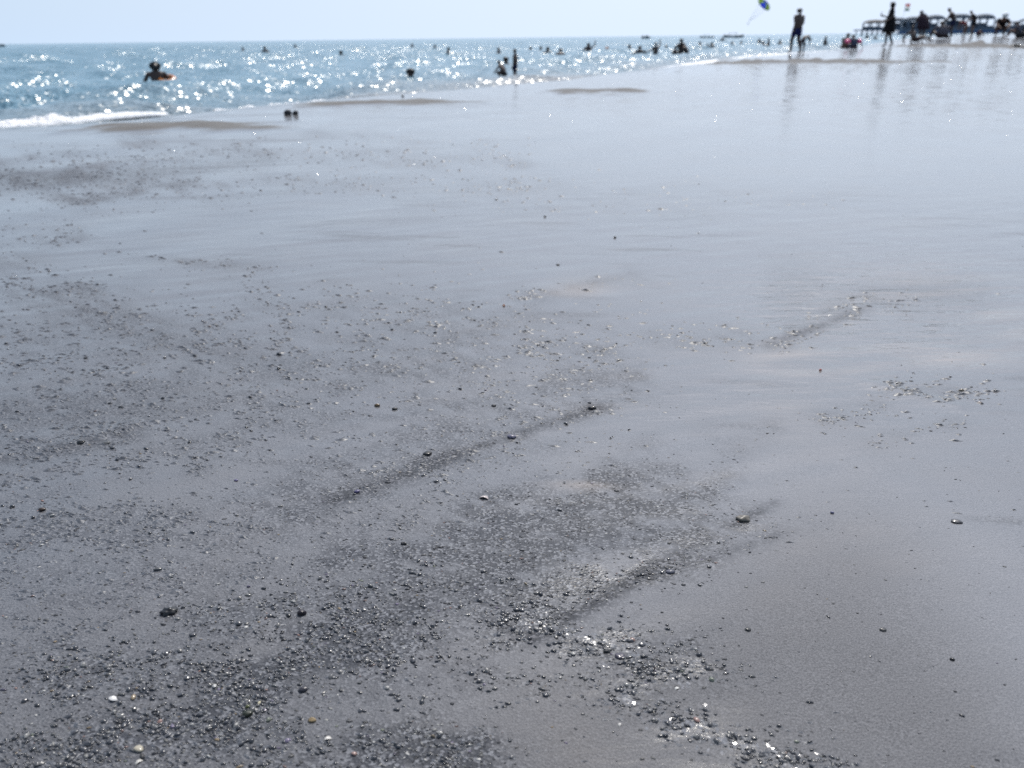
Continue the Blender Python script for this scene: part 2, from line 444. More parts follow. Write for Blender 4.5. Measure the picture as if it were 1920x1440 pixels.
BX, BY, BF = polar(0.16, 150, 1000, math.radians(-178), math.radians(178), (800, 110, 46))
BZ = ground_h(BX, BY)
bpx, bpy_, _ = project(np.stack([BX, BY, BZ], 1))
inpix_ = lambda cx, cy, rx, ry: np.exp(-((bpx - cx) / rx) ** 2 - ((bpy_ - cy) / ry) ** 2)
_, GRIT_REFL = density(bpx, bpy_)
GRIT_REFL = np.clip(GRIT_REFL * (1 + .3 * WA(BX, BY)), 0, 1)
GRIT_REFL = np.maximum(GRIT_REFL, .45 * sm(.7, 2.2, Waves(26, .035, .3, 9.0, -.16, 71)(BX, BY)) * (1 - sm(2.5, 5, np.hypot(BX, BY))) * sm(-.5, 1, WA(BX, BY)))
GRIT_REFL = np.maximum(GRIT_REFL, .40 * sm(.5, 2.0, Waves(26, .12, .9, 9.0, .12, 72)(BX, BY)) * sm(2.2, 3.6, np.hypot(BX, BY)) * (1 - sm(9, 14, np.hypot(BX, BY))) * (1 - sm(300, 1300, bpx)))
GRIT_REFL = np.maximum(GRIT_REFL, .14 * inpix_(1500, 545, 60, 60) + .22 * inpix_(1725, 548, 120, 34))  # two dark smudges standing in for the figures' stretched reflections in the film
rh = ridge_h(BX, BY)
DRY = sm(.005, .018, rh) * .9
S_, T_ = edge_s(BX, BY)
inpix = lambda cx, cy, rx, ry: np.exp(-((bpx - cx) / rx) ** 2 - ((bpy_ - cy) / ry) ** 2)
streak = Waves(24, .10, .5, 3.5, .2, 21)(BX, BY)
TAN_PATCH = np.zeros(BX.shape)  # tan patches and streaks mixed into the sand colour
for cx, cy, rx, ry, a in [(1780, 640, 190, 80, .30), (1500, 680, 90, 22, .55), (1610, 695, 60, 18, .5), (1540, 775, 90, 16, .55),
                          (1110, 900, 70, 14, .6), (1180, 735, 110, 22, .4), (1720, 540, 160, 40, .15), (1090, 545, 70, 20, .25), (1690, 660, 120, 30, .25)]:
    TAN_PATCH = np.maximum(TAN_PATCH, a * inpix(cx, cy, rx, ry) * sm(-.5, 1.0, streak) * 1.4)
TAN_PATCH = np.clip(TAN_PATCH, 0, .8)
FILM = np.clip(sm(4.0, 8.0, np.hypot(BX, BY)) * .6 + inpix(1500, 150, 700, 32) + .5 * inpix(400, 205, 500, 18), 0, 1) * (1 - DRY)
RIP = 1.5 * np.clip(inpix(1720, 600, 230, 130) * 1.0 + .7 * inpix(1480, 560, 140, 60) + .25 * inpix(1300, 740, 300, 60), 0, 1)
TRAIL_REFL = np.zeros(BX.shape)
tw = Waves(24, .02, .10, 2.5, -.3, 81)(BX, BY)
for x0, y0, x1, y1, w, a in [(620, 945, 860, 850, 15, .9), (860, 850, 1120, 765, 10, .75), (1000, 1200, 1270, 1042, 15, .95), (1270, 1042, 1450, 945, 9, .6), (420, 1330, 790, 1120, 50, .45),
                             (0, 860, 260, 812, 16, .55), (0, 790, 330, 745, 40, .30), (1440, 648, 1610, 583, 7, .5), (860, 1090, 1180, 960, 55, .28), (560, 960, 700, 905, 14, .4), (1100, 1130, 1460, 1000, 10, .35),
                             (1480, 510, 1500, 585, 40, .08), (1620, 545, 1830, 550, 22, .12), (-80, 335, 120, 330, 18, .6), (80, 345, 500, 300, 14, .35), (120, 610, 540, 690, 30, .25), (690, 1400, 890, 1425, 35, .4)]:  # the two faintest right-middle strokes paint in the figures' dark reflections
    tt = np.clip(((bpx - x0) * (x1 - x0) + (bpy_ - y0) * (y1 - y0)) / ((x1 - x0) ** 2 + (y1 - y0) ** 2), 0, 1)
    qq = np.hypot((bpx - x0 - tt * (x1 - x0)) * .6, bpy_ - y0 - tt * (y1 - y0)) / w
    TRAIL_REFL = np.maximum(TRAIL_REFL, a * np.exp(-np.clip(qq + .22 * tw, 0, 9) ** 2) * np.clip(.85 + .3 * tw, .2, 1.2))
TRAIL_REFL = np.clip(TRAIL_REFL, 0, 1)
GLI = np.zeros(BX.shape)
for x0, y0, x1, y1, w in [(1180, 1310, 1300, 1365, 16), (1300, 1365, 1490, 1440, 20), (1000, 1165, 1180, 1230, 12), (1120, 1230, 1290, 1280, 10)]:
    tt = np.clip(((bpx - x0) * (x1 - x0) + (bpy_ - y0) * (y1 - y0)) / ((x1 - x0) ** 2 + (y1 - y0) ** 2), 0, 1)
    GLI = np.maximum(GLI, np.exp(-(((bpx - x0 - tt * (x1 - x0)) * .6) ** 2 + (bpy_ - y0 - tt * (y1 - y0)) ** 2) / w ** 2))
GLI *= sm(-.6, .8, Waves(20, .02, .07, 2.0, -.5, 77)(BX, BY))
beach = link_mesh('beach', np_mesh('beach', np.stack([BX, BY, BZ], 1), BF, dict(gravel=GRIT_REFL, dry=DRY, tan_patch=TAN_PATCH, film=FILM, ripple=RIP, wet=np.maximum(.14 + .86 * sm(.64, 1.18, np.hypot(BX, BY) + .12 * WA(BX, BY)), GLI * .3), trail=TRAIL_REFL, wind=sm(5, 10, np.hypot(BX, BY)), near=1 - .3 * sm(2.0, 4.0, np.hypot(BX, BY)), glint=GLI, rough=.085 + .03 * sm(1.3, 4.5, np.hypot(BX, BY)) + .055 * sm(4, 9, np.hypot(BX, BY)) * (1 - sm(13, 17, np.hypot(BX, BY))), spark=sm(2.6, 6.5, np.hypot(BX, BY)) * (1 - DRY))), sand_material())
tag(beach, 'wet grey sand beach with a thin film of water', 'beach', kind='structure')
del BX, BY, BZ, BF, GRIT_REFL, rh, DRY, TAN_PATCH, FILM, RIP, streak

# ------------------------------------------------------------------ sea
def water_material():
    m, nt, b = mat_new('sea_water')
    sh = attr(nt, 'shallow')
    pos = nd(nt, 'ShaderNodeNewGeometry').outputs['Position']
    big = noise(nt, .05, 3, .6, pos)
    deep = mixc(nt, big, (.075, .160, .215), (.110, .215, .280))
    nt.links.new(mixc(nt, sh, deep, (.17, .165, .16)), b.inputs['Base Color'])
    b.inputs['IOR'].default_value = 1.33
    b.inputs['Roughness'].default_value = .21
    geo = nd(nt, 'ShaderNodeNewGeometry')
    def slope(scale, detail, k):
        n = nd(nt, 'ShaderNodeTexNoise'); n.inputs['Scale'].default_value = scale; n.inputs['Detail'].default_value = detail
        n.inputs['Roughness'].default_value = .65
        nt.links.new(pos, n.inputs['Vector'])
        s = nd(nt, 'ShaderNodeVectorMath', operation='SUBTRACT'); nt.links.new(n.outputs['Color'], s.inputs[0]); s.inputs[1].default_value = (.5, .5, .5)
        t = nd(nt, 'ShaderNodeVectorMath', operation='MULTIPLY'); nt.links.new(s.outputs[0], t.inputs[0]); t.inputs[1].default_value = (k, k, 0)
        return t.outputs[0]
    def add(a, c):
        t = nd(nt, 'ShaderNodeVectorMath', operation='ADD'); nt.links.new(a, t.inputs[0]); nt.links.new(c, t.inputs[1]); return t.outputs[0]
    mps = nd(nt, 'ShaderNodeMapping'); mps.inputs['Rotation'].default_value = (0, 0, -math.atan2(DT[1], DT[0])); mps.inputs['Scale'].default_value = (.12, .75, 1); nt.links.new(pos, mps.inputs[0])
    vo = nd(nt, 'ShaderNodeTexVoronoi'); vo.inputs['Scale'].default_value = 19; nt.links.new(pos, vo.inputs['Vector'])
    vs = nd(nt, 'ShaderNodeVectorMath', operation='SUBTRACT'); nt.links.new(vo.outputs['Color'], vs.inputs[0]); vs.inputs[1].default_value = (.5, .5, .5)
    vm = nd(nt, 'ShaderNodeVectorMath', operation='MULTIPLY'); nt.links.new(vs.outputs[0], vm.inputs[0]); vm.inputs[1].default_value = (1, 1, 0)
    ks = nd(nt, 'ShaderNodeVectorMath', operation='SCALE'); nt.links.new(vm.outputs[0], ks.inputs[0])
    nt.links.new(ramp(nt, noise(nt, 1.0, 3, .6, mps.outputs[0]), .36, .64, .40, 1.05), ks.inputs['Scale'])
    tot = add(add(geo.outputs['Normal'], slope(.7, 3, .7)), ks.outputs[0])
    nn = nd(nt, 'ShaderNodeVectorMath', operation='NORMALIZE'); nt.links.new(tot, nn.inputs[0])
    nt.links.new(nn.outputs[0], b.inputs['Normal'])
    return m

SX, SY, SF = polar(5.0, 420, 900, math.radians(-110), math.radians(80), (900, 70, 46))
Z = np.zeros(SX.shape); DXs = np.zeros(SX.shape); DYs = np.zeros(SX.shape)
r_ = np.hypot(SX, SY); cell = r_ * 0.0052
rw = np.random.default_rng(5)
onshore = math.atan2(DS[1], DS[0])
gh = ground_h(SX, SY, False)
depth = SEA - gh
calm = sm(-.05, .55, depth)
for i in range(46):
    lam = .45 * (9 / .45) ** (i / 45)
    th = onshore + rw.normal(0, .38 if lam > 2.5 else .8)
    k = 2 * math.pi / lam
    amp = .0115 * lam * (0.8 if lam < 2 else 1.0) * rw.uniform(.5, 1.1) * 1.05
    if lam > 5: amp *= .6
    w = np.clip(lam / (3.0 * cell) - .6, 0, 1) * amp
    ph = k * (SX * math.cos(th) + SY * math.sin(th)) + rw.random() * 6.28
    Z += w * np.cos(ph)
    DXs -= .8 * w * math.cos(th) * np.sin(ph); DYs -= .8 * w * math.sin(th) * np.sin(ph)
att = .45 + .55 * calm
SZ = SEA + Z * att
shallow = np.exp(-np.clip(depth, 0, 9) / .34) * .9
keepv = (gh < SEA + .25)
kf = keepv[SF].all(1)
SV = np.stack([SX + DXs * att, SY + DYs * att, SZ], 1)
# compact
used = np.unique(SF[kf]); remap = -np.ones(len(SV), int); remap[used] = np.arange(len(used))
WATER = water_material()
sea = link_mesh('sea', np_mesh('sea', SV[used], remap[SF[kf]], dict(shallow=shallow[used])), WATER)
tag(sea, 'choppy blue green sea glittering in the backlight', 'sea', kind='structure')
# open water beyond, out to the horizon
fx, fy, ff = polar(418, 30000, 60, math.radians(-110), math.radians(80), 240)
far = link_mesh('open_sea', np_mesh('open_sea', np.stack([fx, fy, np.full(fx.shape, SEA - .02)], 1), ff, dict(shallow=np.zeros(fx.shape))), WATER)
tag(far, 'open sea out to the horizon', 'sea', kind='structure')
del SX, SY, SF, Z, DXs, DYs, SV, gh, depth

# foam of the small wave breaking at the left
def foam_mat():
    m, nt, b = mat_new('foam')
    pos = nd(nt, 'ShaderNodeNewGeometry').outputs['Position']
    nt.links.new(mixc(nt, noise(nt, 14, 4, .7, pos), (.78, .79, .81), (.93, .93, .94)), b.inputs['Base Color'])
    b.inputs['Roughness'].default_value = .7
    nt.links.new(bump(nt, noise(nt, 30, 4, .7, pos), .8, .03), b.inputs['Normal'])
    tr = nd(nt, 'ShaderNodeBsdfTranslucent'); tr.inputs[0].default_value = (.85, .86, .88, 1)
    mx = nd(nt, 'ShaderNodeMixShader'); mx.inputs[0].default_value = .22
    nt.links.new(b.outputs[0], mx.inputs[1]); nt.links.new(tr.outputs[0], mx.inputs[2]); nt.links.new(mx.outputs[0], nt.nodes['Material Output'].inputs[0])
    return m
FOAM = foam_mat()
def foam_strip(pts, name, z, seed):
    """lumpy roll of foam; pts (px, py, height m, width m) on the water plane z"""
    C = [on_plane(p[0], p[1], z) for p in pts]
    r = np.random.default_rng(seed)
    n = 220; u = np.linspace(0, len(pts) - 1, n)
    xs = np.interp(u, range(len(pts)), [c[0] for c in C]); ys = np.interp(u, range(len(pts)), [c[1] for c in C])
    hs = np.interp(u, range(len(pts)), [p[2] for p in pts]); ws = np.interp(u, range(len(pts)), [p[3] for p in pts])
    tx, ty = np.gradient(xs), np.gradient(ys); q = np.hypot(tx, ty); nx, ny = -ty / q, tx / q
    m = 14; V = []
    W1 = Waves(14, .10, .9, 1, 0, seed); W2 = Waves(14, .05, .3, 1, 0, seed + 1)
    for j in range(m + 1):
        a = math.pi * j / m
        px = xs + nx * math.cos(a) * ws; py = ys + ny * math.cos(a) * ws
        lump = 1 + .30 * W1(px, py) + .22 * W2(px, py * 1.0 + .3 * j) + .12 * W1(py * 3.1, px * 2.7)
        V.append(np.stack([px, py, z - .05 + (hs * np.clip(lump, .15, 2) + .05) * math.sin(a) ** .8], 1))
    V = np.concatenate(V); idx = np.arange((m + 1) * n).reshape(m + 1, n)
    F = np.stack([idx[:-1, :-1], idx[:-1, 1:], idx[1:, 1:], idx[1:, :-1]], -1).reshape(-1, 4)
    o = link_mesh(name, np_mesh(name, V, F), FOAM)
    tag(o, kind='stuff')
    return o
tag(foam_strip([(-160, 246, .05, .25), (0, 236, .055, .32), (60, 231, .05, .28), (110, 226, .065, .26), (135, 223, .02, .2), (170, 219, .02, .2), (240, 213, .022, .2), (285, 210, .004, .18), (310, 208, -.05, .14)], 'foam', SEA + .02, 4),
    'white foam of the small wave breaking at the left edge', 'foam', kind='stuff')

tag(foam_strip([(400, 203, -.06, .06), (480, 195, -.06, .10), (560, 188, -.06, .12), (600, 185, -.03, .12), (640, 181, -.04, .10), (720, 174, .008, .14), (800, 166, -.05, .10), (880, 160, .012, .14), (960, 153, .0, .1)], 'foam', SEA + .03, 9),
    'thin broken line of foam along the waterline left of the standing boy', 'foam', kind='stuff')
tag(foam_strip([(1220, 130, .0, .1), (1290, 121, .03, .3), (1370, 111, .04, .5), (1450, 104, .05, .6), (1530, 99, .05, .6), (1600, 94, .03, .5), (1660, 90, .0, .3)], 'foam', SEA + .05, 12),
    'white wash running up the sand behind the walking man', 'foam', kind='stuff')

# ------------------------------------------------------------------ pebbles, shells and grit
def ico(sub):
    bm = bmesh.new(); bmesh.ops.create_icosphere(bm, subdivisions=sub, radius=1)
    bm.verts.ensure_lookup_table()
    V = np.array([v.co[:] for v in bm.verts]); F = np.array([[v.index for v in f.verts] for f in bm.faces]); bm.free()
    return V, F
IV2, IF2 = ico(2)
IV1, IF1 = ico(1)

def pebble_mat(name, col=None, rough=.19, coat=1.0, ior=1.5):
    m, nt, b = mat_new(name)
    pos = nd(nt, 'ShaderNodeTexCoord').outputs['Object']
    c = attr(nt, 'tint', 'Color') if col is None else col
    f = noise(nt, 260 if col is None else 3.0, 4, .7, pos)
    dk = nd(nt, 'ShaderNodeMix', data_type='RGBA', blend_type='MULTIPLY'); dk.inputs[0].default_value = .7
    if col is None: nt.links.new(c, dk.inputs[6])
    else: dk.inputs[6].default_value = (*col, 1)
    nt.links.new(mixc(nt, f, (.35, .35, .35), (1.5, 1.5, 1.5)), dk.inputs[7])
    nt.links.new(dk.outputs[2], b.inputs['Base Color'])
    b.inputs['Roughness'].default_value = .5
    b.inputs['Coat Weight'].default_value = coat; b.inputs['Coat IOR'].default_value = ior
    b.inputs['Specular IOR Level'].default_value = .2
    b.inputs['Coat Roughness'].default_value = rough
    return m
PMAT = pebble_mat('grit_stone')
FMAT = pebble_mat('flake_stone', None, .35, .35, 1.4)

def lump_cloud(P, size, flat, V0, F0, cols, seed, sink=.25):
    """many small deformed stones in one sheet: P (n,3) resting points, size (n,) half length"""
    r = np.random.default_rng(seed); n = len(P); k = len(V0)
    V = np.repeat(V0[None], n, 0)
    f1 = r.normal(0, 1, (n, 3, 3)); ph = r.random((n, 3)) * 6.28
    d = np.zeros((n, k))
    for j in range(3):
        d += np.sin(2.1 * np.einsum('nki,ni->nk', V, f1[:, j]) + ph[:, j:j + 1])
    V = V * (1 + .13 * d)[:, :, None]
    sc = np.stack([size * r.uniform(.95, 1.75, n), size * r.uniform(.5, .9, n), size * flat * .9], 1)
    V = V * sc[:, None]
    a = r.normal(-.1, .4, n) + math.pi * (r.random(n) < .5); c, s = np.cos(a)[:, None], np.sin(a)[:, None]
    # tilt a little, then spin
    tl = r.normal(0, .18, n)[:, None]
    y2, z2 = V[:, :, 1] - tl * V[:, :, 2], V[:, :, 2] + tl * V[:, :, 1]
    x3, y3 = c * V[:, :, 0] - s * y2, s * V[:, :, 0] + c * y2
    O = np.stack([x3 + P[:, 0:1], y3 + P[:, 1:2], z2 + P[:, 2:3] + ((.55 - sink) * size * flat)[:, None]], -1)
    F = (F0[None] + (np.arange(n) * k)[:, None, None]).reshape(-1, 3)
    return O.reshape(-1, 3), F, np.repeat(cols, k, 0)

PAL = np.array([[.030, .030, .034], [.045, .045, .050], [.070, .068, .068], [.11, .105, .10], [.18, .175, .165], [.34, .33, .31], [.20, .15, .09], [.20, .12, .10], [.12, .10, .15], [.11, .12, .09]])
PALP = np.array([.38, .28, .17, .09, .04, .012, .005, .010, .010, .004])
PALP /= PALP.sum()
CNAMES = ['black', 'black', 'dark grey', 'grey', 'grey', 'pale', 'ochre', 'reddish', 'purplish', 'greenish']

def sample_lumps(n):
    px = RNG.uniform(-150, 2070, n); py = RNG.uniform(260, 1520, n)
    L, _ = density(px, py)
    base = .012 + .010 * sm(520, 700, py)
    acc = RNG.random(n) < .55 * (np.clip(L, 0, 1.2) * np.clip(.75 + .75 * SCA3(px, py), .05, 1.6) + base * .5) * (.30 + .70 * sm(300, 1000, py)) * np.where(py > 1000, .62, 1.1)
    return px[acc], py[acc], L[acc]

px, py, L = sample_lumps(125000)
# lumps come in short chains, a few stones side by side
CX, CY = [px], [py]
LL = [L]
for rep in range(3):
    m = RNG.random(len(px)) < .5 * np.clip(L * 1.4, 0, 1)
    CX.append(px[m] + RNG.normal(0, 18, m.sum())); CY.append(py[m] + RNG.normal(0, 3.5, m.sum())); LL.append(L[m])
# more of them on the middle and far sand, where they show as dark dashes
ex, ey = RNG.uniform(-60, 1900, 120000), RNG.uniform(255, 900, 120000)
EL, _ = density(ex, ey)
m = RNG.random(len(ex)) < np.clip(EL, 0, 1) * (.34 * (1 - sm(380, 480, ey)) + .11 * sm(450, 520, ey)) * np.where(ey < 430, 1.0, np.clip(.8 + .6 * SCA3(ex, ey), .1, 1.6))
CX.append(ex[m]); CY.append(ey[m]); LL.append(EL[m])
px, py, L = np.concatenate(CX), np.concatenate(CY), np.concatenate(LL)
P = on_plane_v(px, py)
P[:, 2] = ground_h(P[:, 0], P[:, 1])
dist = np.linalg.norm(P - CAMP, axis=1)
size = np.exp(RNG.normal(math.log(.00118), .44, len(P))) * (1 + .55 * sm(1.05, 2.3, dist)) * (.85 + .3 * np.clip(L, 0, 1))
size = np.clip(size, .0006, .0031 + .0014 * sm(1.1, 2.2, dist))
flat = RNG.uniform(.45, .85, len(P))
ci = RNG.choice(len(PAL), len(P), p=PALP)

def mounds(P, w, seed):
    """low rounded swellings of wet sand: w (n,) half length, stretched along the swash"""
    r = np.random.default_rng(seed); n = len(P); seg, prof = 14, np.array([.0, .3, .55, .8, 1.05, 1.4])
    th = np.arange(seg) / seg * 2 * math.pi
    rr = 1 + .22 * np.sin(2 * th[None] + r.random((n, 1)) * 6.28) + .16 * np.sin(3 * th[None] + r.random((n, 1)) * 6.28)
    h = w * r.uniform(.16, .32, n); asp = r.uniform(.28, .55, n); ang = r.normal(-.12, .18, n)
    V = np.zeros((n, 1 + 5 * seg, 3)); V[:, 0, 2] = h
    for k in range(1, 6):
        a = slice(1 + (k - 1) * seg, 1 + k * seg)
        u, v = prof[k] * rr * np.cos(th) * w[:, None], prof[k] * rr * np.sin(th) * (w * asp)[:, None]
        V[:, a, 0] = u * np.cos(ang)[:, None] - v * np.sin(ang)[:, None]
        V[:, a, 1] = u * np.sin(ang)[:, None] + v * np.cos(ang)[:, None]
        V[:, a, 2] = (h * math.exp(-2.3 * prof[k] ** 2))[:, None] * (1 + .25 * r.normal(0, 1, (n, seg)) * (k < 4))
    V[:, 1 + 4 * seg:, 2] = -.0012
    V = V + P[:, None]
    F = [(0, 1 + k, 1 + (k + 1) % seg, 1 + (k + 1) % seg) for k in range(seg)]
    T = np.array([(0, 1 + k, 1 + (k + 1) % seg) for k in range(seg)] +
                 [t for q in range(4) for k in range(seg) for t in ((1 + q * seg + k, 1 + (q + 1) * seg + k, 1 + (q + 1) * seg + (k + 1) % seg),
                                                                     (1 + q * seg + k, 1 + (q + 1) * seg + (k + 1) % seg, 1 + q * seg + (k + 1) % seg))])
    return V.reshape(-1, 3), (T[None] + (np.arange(n) * V.shape[1])[:, None, None]).reshape(-1, 3)

mw = size * RNG.uniform(1.2, 2.2, len(P)) * (1 + .55 * sm(1.0, 1.6, dist) + .6 * sm(2.8, 6, dist))
V, F = mounds(P, mw, 44)
mm, nt, b = mat_new('lump_sand')
pos = nd(nt, 'ShaderNodeNewGeometry').outputs['Position']
nt.links.new(mixc(nt, ramp(nt, noise(nt, 620, 2, .7, pos), .3, .7), (.028, .031, .038), (.080, .086, .100)), b.inputs['Base Color'])
b.inputs['Roughness'].default_value = .7; b.inputs['Specular IOR Level'].default_value = .2
b.inputs['Coat Weight'].default_value = .8; b.inputs['Coat IOR'].default_value = 1.5; b.inputs['Coat Roughness'].default_value = .40
nt.links.new(bump(nt, noise(nt, 500, 2, .7, pos), .25, .0012), b.inputs['Coat Normal'])
lumps = link_mesh('sand_lumps', np_mesh('sand_lumps', V, F), mm)
tag(lumps, 'low lumps of wet sand swollen over half buried pebbles', 'sand lumps', kind='stuff')
hm_ = mw * .22; P[:, 2] += hm_ * RNG.uniform(.2, 1.0, len(P))

shown = size / dist
inside = (px > 0) & (px < 1920) & (py > 420) & (py < 1440)
order = np.argsort(-np.where(inside, shown, 0))
NB = 262
big = order[:NB]; rest = order[NB:]
rest = rest[RNG.random(len(rest)) < np.where(dist[rest] < 1.1, .62, .08)]
V, F, C = lump_cloud(P[rest], size[rest], flat[rest], IV2, IF2, np.concatenate([PAL[ci[rest]] * RNG.uniform(.35, 1.0, (len(rest), 1)), np.ones((len(rest), 1))], 1), 31, .45)
gravel = link_mesh('gravel', np_mesh('gravel', V, F, color=C), PMAT)
tag(gravel, 'small wet pebbles and grit strewn in bands over the sand', 'gravel', kind='stuff')

# shell flakes and coarse grit, flat
n = 90000
gx = RNG.uniform(-100, 2020, n); gy = RNG.uniform(420, 1500, n)
_, G = density(gx, gy)
acc = RNG.random(n) < (np.clip(G, 0, 1) ** 1.2 * .50 + .010) * (.15 + .85 * sm(600, 1000, gy))
gx, gy = gx[acc], gy[acc]
Pf = on_plane_v(gx, gy); Pf[:, 2] = ground_h(Pf[:, 0], Pf[:, 1])
sz = np.exp(RNG.normal(math.log(.00105), .35, len(Pf))) * (1 + .5 * sm(1.2, 2.4, np.linalg.norm(Pf - CAMP, axis=1)))
cf = RNG.choice(len(PAL), len(Pf), p=np.array([.22, .20, .19, .15, .11, .08, .02, .015, .01, .005]))
V, F, C = lump_cloud(Pf, sz, RNG.uniform(.18, .5, len(Pf)), IV1, IF1, np.concatenate([PAL[cf] * RNG.uniform(.6, 1.3, (len(Pf), 1)), np.ones((len(Pf), 1))], 1), 32)
flakes = link_mesh('shell_fragments', np_mesh('shell_fragments', V, F, color=C), FMAT)
tag(flakes, 'tiny shell flakes and coarse grit lying flat in the wet sand', 'shell fragments', kind='stuff')

# the larger pebbles, one object each
PM = [pebble_mat('pebble_' + str(i), tuple(PAL[i])) for i in range(len(PAL))]
PMESH = {}
def pebble_mesh(i, v):
    if (i, v) not in PMESH:
        r = np.random.default_rng(100 + v)
        Vp, Fp = ico(3)
        d = np.zeros(len(Vp))
        for j in range(5):
            d += np.sin((1.5 + .5 * j) * (Vp @ r.normal(0, 1, 3)) + r.random() * 6.28) / (1 + .4 * j)
        Vp = Vp * (1 + .10 * d)[:, None]
        me = np_mesh('pebble', Vp, Fp); me.materials.append(PM[i])
        me.polygons.foreach_set('use_smooth', np.ones(len(me.polygons), bool))
        PMESH[(i, v)] = me
    return PMESH[(i, v)]

def zone(x, y):
    if y < 640: return 'on the far sand where it begins to blur'
    if y < 900:
        return 'on the middle sand towards the left edge' if x < 640 else ('on the middle sand around the faint ridge' if x < 1280 else 'on the rippled wet sand at the right')
    if x < 480 and y < 1180: return 'among the scattered stones at the near left edge'
    if x < 480: return 'in the dense pebble bed at the bottom left corner'
    if x < 900 and y < 1180: return 'in the loose stony band left of the long furrow'
    if x < 900: return 'in the pebble bed beside the smooth bottom sand'
    if y < 1140: return 'along the furrow running up to the sandy lump'
    if x < 1560 and y > 1280: return 'in the glittering streak at the bottom right'
    if x < 1560: return 'in the stony tongue above the glittering streak'
    return 'on the smooth bare sand at the lower right'
for q in big:
    i = int(ci[q]); o = bpy.data.objects.new('pebble', pebble_mesh(i, int(q) % 5)); COL.objects.link(o)
    s = float(size[q]) * 1.0
    o.location = (P[q][0], P[q][1], P[q][2] + .12 * s * flat[q])
    o.scale = (s * random.uniform(.85, 1.3), s * random.uniform(.65, 1.0), s * flat[q])
    o.rotation_euler = (random.gauss(0, .15), random.gauss(0, .15), random.random() * 6.28)
    zn = zone(px[q], py[q]); cn = CNAMES[i].replace('dark grey', 'charcoal')
    tag(o, f'small {cn} wet pebble {zn}', 'pebble', f'{cn} pebbles {zn}')

def stone(px_, py_, wpx, hpx, col, label, name='pebble', cat='pebble', seed=0, group=None, rough=.16, lobes=1, depthf=.7):
    p = on_ground(px_, py_ + hpx * .35); d = float((p - CAMP) @ FWD)
    w, hgt = wpx * d / FPX / 2, hpx * d / FPX / 2
    r = np.random.default_rng(seed + 500)
    Vp, Fp = ico(4)
    dd = np.zeros(len(Vp))
    for j in range(6):
        dd += np.sin((1.5 + .6 * j) * (Vp @ r.normal(0, 1, 3)) + r.random() * 6.28) / (1 + .5 * j)
    if lobes == 2:
        f = np.maximum(np.sqrt(np.clip(1 - ((Vp[:, 0] + .42) / .58) ** 2, 0, 1)), .88 * np.sqrt(np.clip(1 - ((Vp[:, 0] - .55) / .45) ** 2, 0, 1)))
        Vp[:, 1:] *= (np.maximum(f, .12) / np.maximum(np.sqrt(np.clip(1 - Vp[:, 0] ** 2, 0, 1)), .12))[:, None]; dd *= .4
    if lobes == 3: dd += 1.6 * np.sin(5 * Vp[:, 0] + 1) * np.cos(4 * Vp[:, 1])
    Vp = Vp * (1 + .09 * dd)[:, None] * np.array([w, w * depthf, hgt])
    o = link_mesh(name, np_mesh(name, Vp, Fp), pebble_mat(name + '_surface', col, rough, .6, 1.4))
    o.location = (p[0], p[1], h1(p[0], p[1]) + hgt * .55)
    o.rotation_euler = (0, 0, random.gauss(0, .2))
    return tag(o, label, cat, group)

def shell(px_, py_, wpx, col, label, rz=0.0, tilt=.3):
    p = on_ground(px_, py_); d = float((p - CAMP) @ FWD); w = wpx * d / FPX / 2
    nu, nv = 40, 10; V = []; 
    for j in range(nv + 1):
        rr = .06 + .94 * j / nv
        for i in range(nu + 1):
            a = math.pi * (i / nu) * 1.0
            rib = 1 + .05 * math.cos(i * 2 * math.pi / 4)
            x, y = math.cos(a) * rr * rib, math.sin(a) * rr * 1.05 * rib - .35
            V.append((x * w, y * w, w * (.5 * (1 - rr ** 1.8) + .02 * math.cos(i * 2 * math.pi / 4) * rr + .05)))
    V = np.array(V); nV = len(V); V2 = V - np.array([0, 0, w * .07])
    idx = np.arange(nV).reshape(nv + 1, nu + 1)
    F = np.stack([idx[:-1, :-1], idx[1:, :-1], idx[1:, 1:], idx[:-1, 1:]], -1).reshape(-1, 4)[:, ::-1]
    rim = list(idx[-1]) + list(idx[::-1, -1]) 
    F2 = F[:, ::-1] + nV
    B = []
    loop = list(idx[0, ::-1]) + list(idx[:, 0]) + list(idx[-1]) + list(idx[::-1, -1])
    for a_, b_ in zip(loop, loop[1:]):
        if a_ != b_: B.append((a_, b_, b_ + nV, a_ + nV))
    o = link_mesh('seashell', np_mesh('seashell', np.concatenate([V, V2]), np.concatenate([F, F2, np.array(B)])), pebble_mat('shell_surface', col, .2))
    o.location = (p[0], p[1], h1(p[0], p[1]) + w * .05); o.rotation_euler = (tilt, 0, rz)
    return tag(o, label, 'seashell')

BLK = (.012, .012, .013)
stone(539, 212, 15, 12, BLK, 'larger left one of two black stones side by side below the left shore ridge', 'stone', 'stone', 1, None, .12)
stone(554, 212, 11, 10, BLK, 'smaller right one of two black stones side by side below the left shore ridge', 'stone', 'stone', 41, None, .12)
stone(755, 180, 5, 4, BLK, 'tiny dark stone on the wet strip above the brown shore ridge', 'stone', 'stone', 2)
stone(318, 1146, 28, 13, BLK, 'black knobbly pebble clump alone on the smooth sand at the lower left', 'pebble', 'pebble', 3, None, .2, 3)
stone(566, 1148, 19, 12, (.02, .015, .02), 'dark rounded pebble with a pink sheen in the lower left stony band', seed=4)
stone(464, 1338, 19, 10, (.015, .018, .010), 'black pebble with a greenish rim at the bottom left of centre', seed=5)
stone(465, 1327, 9, 6, (.05, .06, .02), 'small olive pebble just behind the black one with a greenish rim', seed=6)
stone(586, 1352, 14, 9, (.20, .145, .075), 'ochre pebble alone on smooth sand at the bottom left of centre', seed=7)
